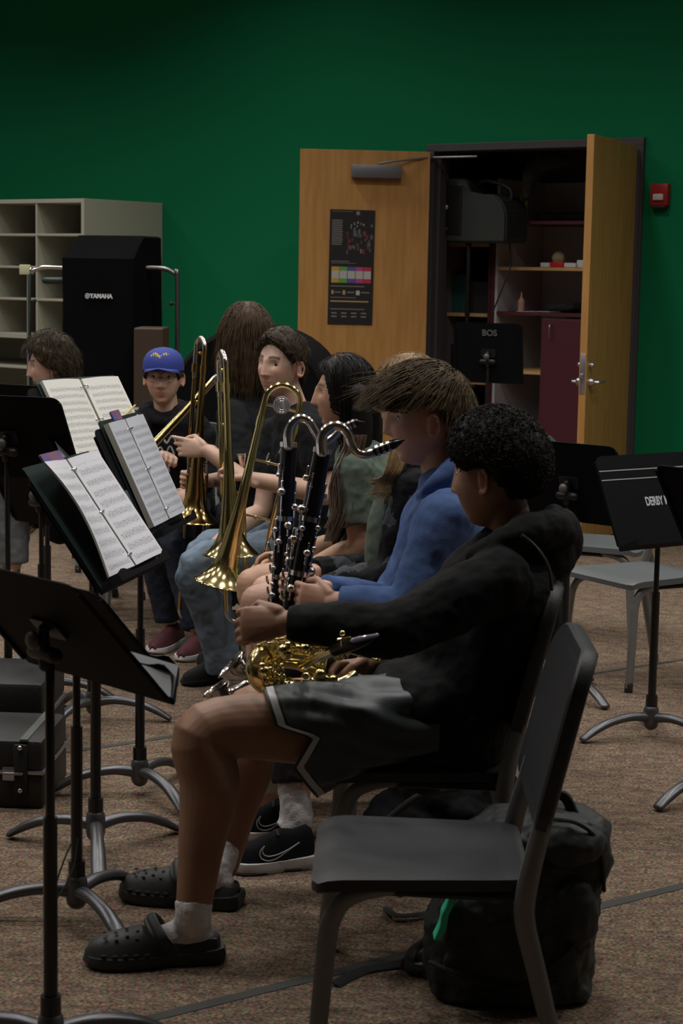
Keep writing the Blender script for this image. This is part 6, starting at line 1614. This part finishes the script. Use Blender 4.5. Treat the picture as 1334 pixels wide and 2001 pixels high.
# =================================================================== PERSON F (blue cap, glasses)
def F_():
    ang = -PI/2-.35; fwd = hv(ang); lat = hv(ang-PI/2); Y = 8.12
    pel = P(335, 985, Y+.1); neck = P(326, 812, Y+.04)
    hd = headM(P(319, 738, Y), -PI/2-.03, math.radians(1), 0, 1.0)
    shR, elR, wrR = P(278, 835, Y+.02), P(270, 930, Y-.05), P(310, 905, Y-.28)
    shL, elL, wrL = P(378, 838, Y+.02), P(395, 930, Y-.05), P(372, 965, Y-.3)
    hipL = pel-lat*.085; hipR = pel+lat*.085; kn1, an1 = P(345, 1040, Y-.42), P(385, 1225, Y-.45); kn2, an2 = P(300, 1035, Y-.36), P(330, 1210, Y-.30)
    root = body('person with glasses in a blue cap and black hoodie facing the camera', pel, neck, lat, hd,
                [dict(sh=shR, el=elR, wr=wrR, d=V((.4, -.5, .4)), n=V((-.3, -.2, -.9)), t=V((.6, 0, .6)), curl=1.0), dict(sh=shL, el=elL, wr=wrL, d=V((-.5, -.5, -.2)), n=V((-.5, .3, -.6)), t=V((-.5, 0, .7)), curl=.9)],
                [dict(j=(hipL, kn1, an1), toe=V((an1.x-.05, an1.y-.2, 0))), dict(j=(hipR, kn2, an2), toe=V((an2.x-.05, an2.y-.2, 0)))], SK_E, voxel=.005, sh=.17, fwd=fwd, lips=(.85, .45, .42))
    eyes(root, hd)
    bm = nb(); hair_cap(bm, hd, .014, [(0, .6), (.5, .5), (.85, .2), (1.15, -.15), (1.45, .0), (1.75, -.1), (2.2, -.45), (3.2, -.5)], nz=.3)
    part('hair', bm, mat('hair_dark_brown', (.020, .013, .007), .55, col2=(.048, .033, .018), vscale=30, spec=.2), root)
    M_cap = mat('royal_blue_cap', (.022, .040, .24), .8, bump=.2, bscale=300)
    bm = nb(); 
    def capf(x, y, z):
        p = headpt(x, max(y, y) if y < .3 else y, z); m = sstep((z-.34)/.1); q = V((.090*x, .108*y, .128*z+.008)); return q if z > .30 else q*.5+V((0, 0, .01))
    rows = [[hd @ V((.091*math.sin(t_)*s_, .110*math.cos(t_)*s_, .036+.098*z_)) for t_ in [2*PI*j/40 for j in range(40)]] for s_, z_ in ((1.0, -.02), (1.0, .12), (.985, .28), (.94, .48), (.83, .68), (.65, .84), (.40, .95), (.12, 1.0))]
    skin_rings(bm, rows); crn = part('cap_crown', bm, M_cap, root)
    bm = nb(); N = 20; r0, r1 = [], []
    for k in range(N+1):
        a = -1.15+2.3*k/N; c0 = V((.088*math.sin(a), .104*math.cos(a), .038)); e = math.cos(a/1.15*PI/2); c1 = c0+V((0, .068*e, .006*e-.018*abs(math.sin(a)))); r0.append(c0); r1.append(c1)
    rings = [[hd @ (a+(b_-a)*q+UZ*0+V((0, 0, zz))) for q, zz in ((0, .003), (.5, .006), (1, .0015), (1, -.0015), (.5, .002), (0, -.002))] for a, b_ in zip(r0, r1)]
    skin_rings(bm, rings); part('cap_brim', bm, M_cap, root)
    bm = nb(); random.seed(4)
    for k in range(9):
        x = -.036+k*.009; z0 = .092+.006*math.sin(k*1.3)
        tube(bm, [hd @ V((x, .0985-.45*abs(x)-.0+.0, z0-.008)), hd @ V((x+.006, .094-.45*abs(x), z0+.010))], .0045, 6)
    part('cap_lettering', bm, mat('gold_embroidery', (.55, .45, .07), .6), crn)
    bm = nb()
    for s in (-1, 1):
        c = V((s*.033, surfY(.033, .004)+.013, .002))
        tube(bm, [hd @ (c+V((math.cos(k*PI/10)*.026, -.006*abs(math.cos(k*PI/10)), math.sin(k*PI/10)*.019))) for k in range(21)], .0010, 5)
        tube(bm, [hd @ (c+V((s*.026, -.004, .006))), hd @ V((s*.078, .0, .004))], .0015, 5)
    tube(bm, [hd @ V((-.008, .103, .004)), hd @ V((.008, .103, .004))], .0016, 5)
    part('glasses', bm, M_rubber, root)
    bm = nb(); torso(bm, pel, neck, lat, 1.18, .03, fwd, .20, .175, upto=.96); sleeve(bm, shL, elL, wrL, .075, .066, .045); sleeve(bm, shR, elR, wrR, .075, .066, .045)
    ctube(bm, [(neck+V((-.03, -.08, -.02)), .025), (neck+V((-.09, -.01, .02)), .036), (neck+V((-.03, .07, .03)), .045), (neck+V((.06, .05, .03)), .04), (neck+V((.09, -.01, .02)), .036), (neck+V((.03, -.08, -.02)), .025)], 5, 12)
    cloth('hoodie', bm, mat('black_fleece_far', (.008, .008, .009), .9, spec=.2), root, .008, 3)
    bm = nb(); ch = lambda x, y: P(x, y, Y-.135)
    for q in ([(308, 868), (318, 858), (326, 866), (336, 852), (343, 862)], [(306, 884), (314, 874), (322, 890), (332, 872), (340, 888)], [(322, 900), (330, 892), (338, 905)], [(312, 915), (324, 905), (330, 920)]):
        tube(bm, [V(x) for x in cr([tuple(ch(*z_)) for z_ in q], 4)], .0045, 5)
    part('chest_print', bm, M_white, root)
    bm = nb()
    for h, k, a in ((hipL, kn1, an1), (hipR, kn2, an2)): limb(bm, [h, h.lerp(k, .5), k, k.lerp(a, .5), a], [.108, .098, .080, .074, .066], 4, 16, cap='flat')
    ball(bm, pel, (.16, .16, .11), 16); cloth('jeans', bm, mat('dark_denim', (.010, .017, .035), .85, bump=.3, bscale=300), root, .008, 3)
    M_r = mat('burgundy_canvas', (.07, .012, .018), .8)
    for an in (an1, an2):
        h_, t_ = V((an.x+.04, an.y+.05, 0)), V((an.x-.05, an.y-.2, 0)); bm = nb(); shoe_mesh(bm, h_, t_, .047, .08, z0=.02); s_ = part('shoe', bm, M_r, root); bm = nb(); sole_mesh(bm, h_, t_, .05, 0, .028); part('sole', bm, M_white, s_)
F_()
# =================================================================== PERSON H (far left, tousled brown hair)
def H_():
    ang = PI+.15; fwd = hv(ang); lat = hv(ang-PI/2); Y = 8.55
    pel = P(118, 985, Y); neck = P(122, 800, Y)
    hd = headM(P(99, 715, Y), PI+.18, math.radians(-5), 0, 1.02)
    shL, elL, wrL = P(125, 828, Y-.17), P(110, 930, Y-.22), P(60, 930, Y-.3)
    shR, elR, wrR = P(118, 828, Y+.17), P(90, 930, Y+.2), P(40, 925, Y)
    hipL = pel-lat*.085; hipR = pel+lat*.085; kn1, an1 = P(20, 928, Y-.15), P(28, 1100, Y-.15); kn2, an2 = P(-15, 960, Y+.1), P(-10, 1130, Y+.1)
    root = body('person with tousled brown hair looking left at the far left edge', pel, neck, lat, hd,
                [dict(sh=shL, el=elL, wr=wrL, d=V((-.9, -.1, -.1)), n=V((0, .3, -.9)), t=V((0, 1, 0)), curl=.6), dict(sh=shR, el=elR, wr=wrR, d=V((-.9, -.1, -.1)), n=V((0, -.3, -.9)), t=V((0, -1, 0)), curl=.6)],
                [dict(j=(hipL, kn1, an1), toe=V((an1.x-.2, an1.y, 0))), dict(j=(hipR, kn2, an2), toe=V((an2.x-.2, an2.y, 0)))], SK_E, voxel=.005, sh=.175, fwd=fwd)
    eyes(root, hd)
    bm = nb(); T = lambda x, y, z: .026+.016*max(0, z)
    tab = [(0, .58), (.5, .52), (.8, .34), (1.05, .12), (1.35, -.1), (1.75, -.25), (2.1, -.55), (3.2, -.72)]
    hair_cap(bm, hd, T, tab, nz=.4)
    strands(bm, hd, 900, lambda x, y, z: V((x*.9, -.7 if z < .4 else .1, -.8)), .09, .0014, .15, zf=.05, rootf=lambda x, y, z: not (y > .1 and z < .55), lift=.8, T=T, tab=tab, seed=16, wave=.22, jit=.35)
    part('hair', bm, mat('hair_dark_brown', (.02, .013, .007), .55), root)
    bm = nb(); torso(bm, pel, neck, lat, 1.15, .03, fwd, .19, .165, upto=.96); sleeve(bm, shL, elL, wrL, .074, .064, .045); sleeve(bm, shR, elR, wrR, .074, .064, .045)
    cloth('sweatshirt', bm, mat('black_fleece_far', (.008, .008, .009), .9, spec=.2), root, .008, 3)
    bm = nb()
    for h, k, a in ((hipL, kn1, an1), (hipR, kn2, an2)): limb(bm, [h, h.lerp(k, .5), k, k.lerp(a, .5), a], [.108, .098, .085, .078, .066], 4, 16, cap='flat')
    ball(bm, pel, (.15, .17, .11), 16); cloth('jeans', bm, mat('grey_denim', (.10, .11, .12), .85, var=.2, bump=.3, bscale=300), root, .008, 3)
    for an in (an1, an2):
        bm = nb(); shoe_mesh(bm, V((an.x+.06, an.y, 0)), V((an.x-.19, an.y, 0)), .047, .085, z0=.01); part('shoe', bm, M_rubber, root)
H_()
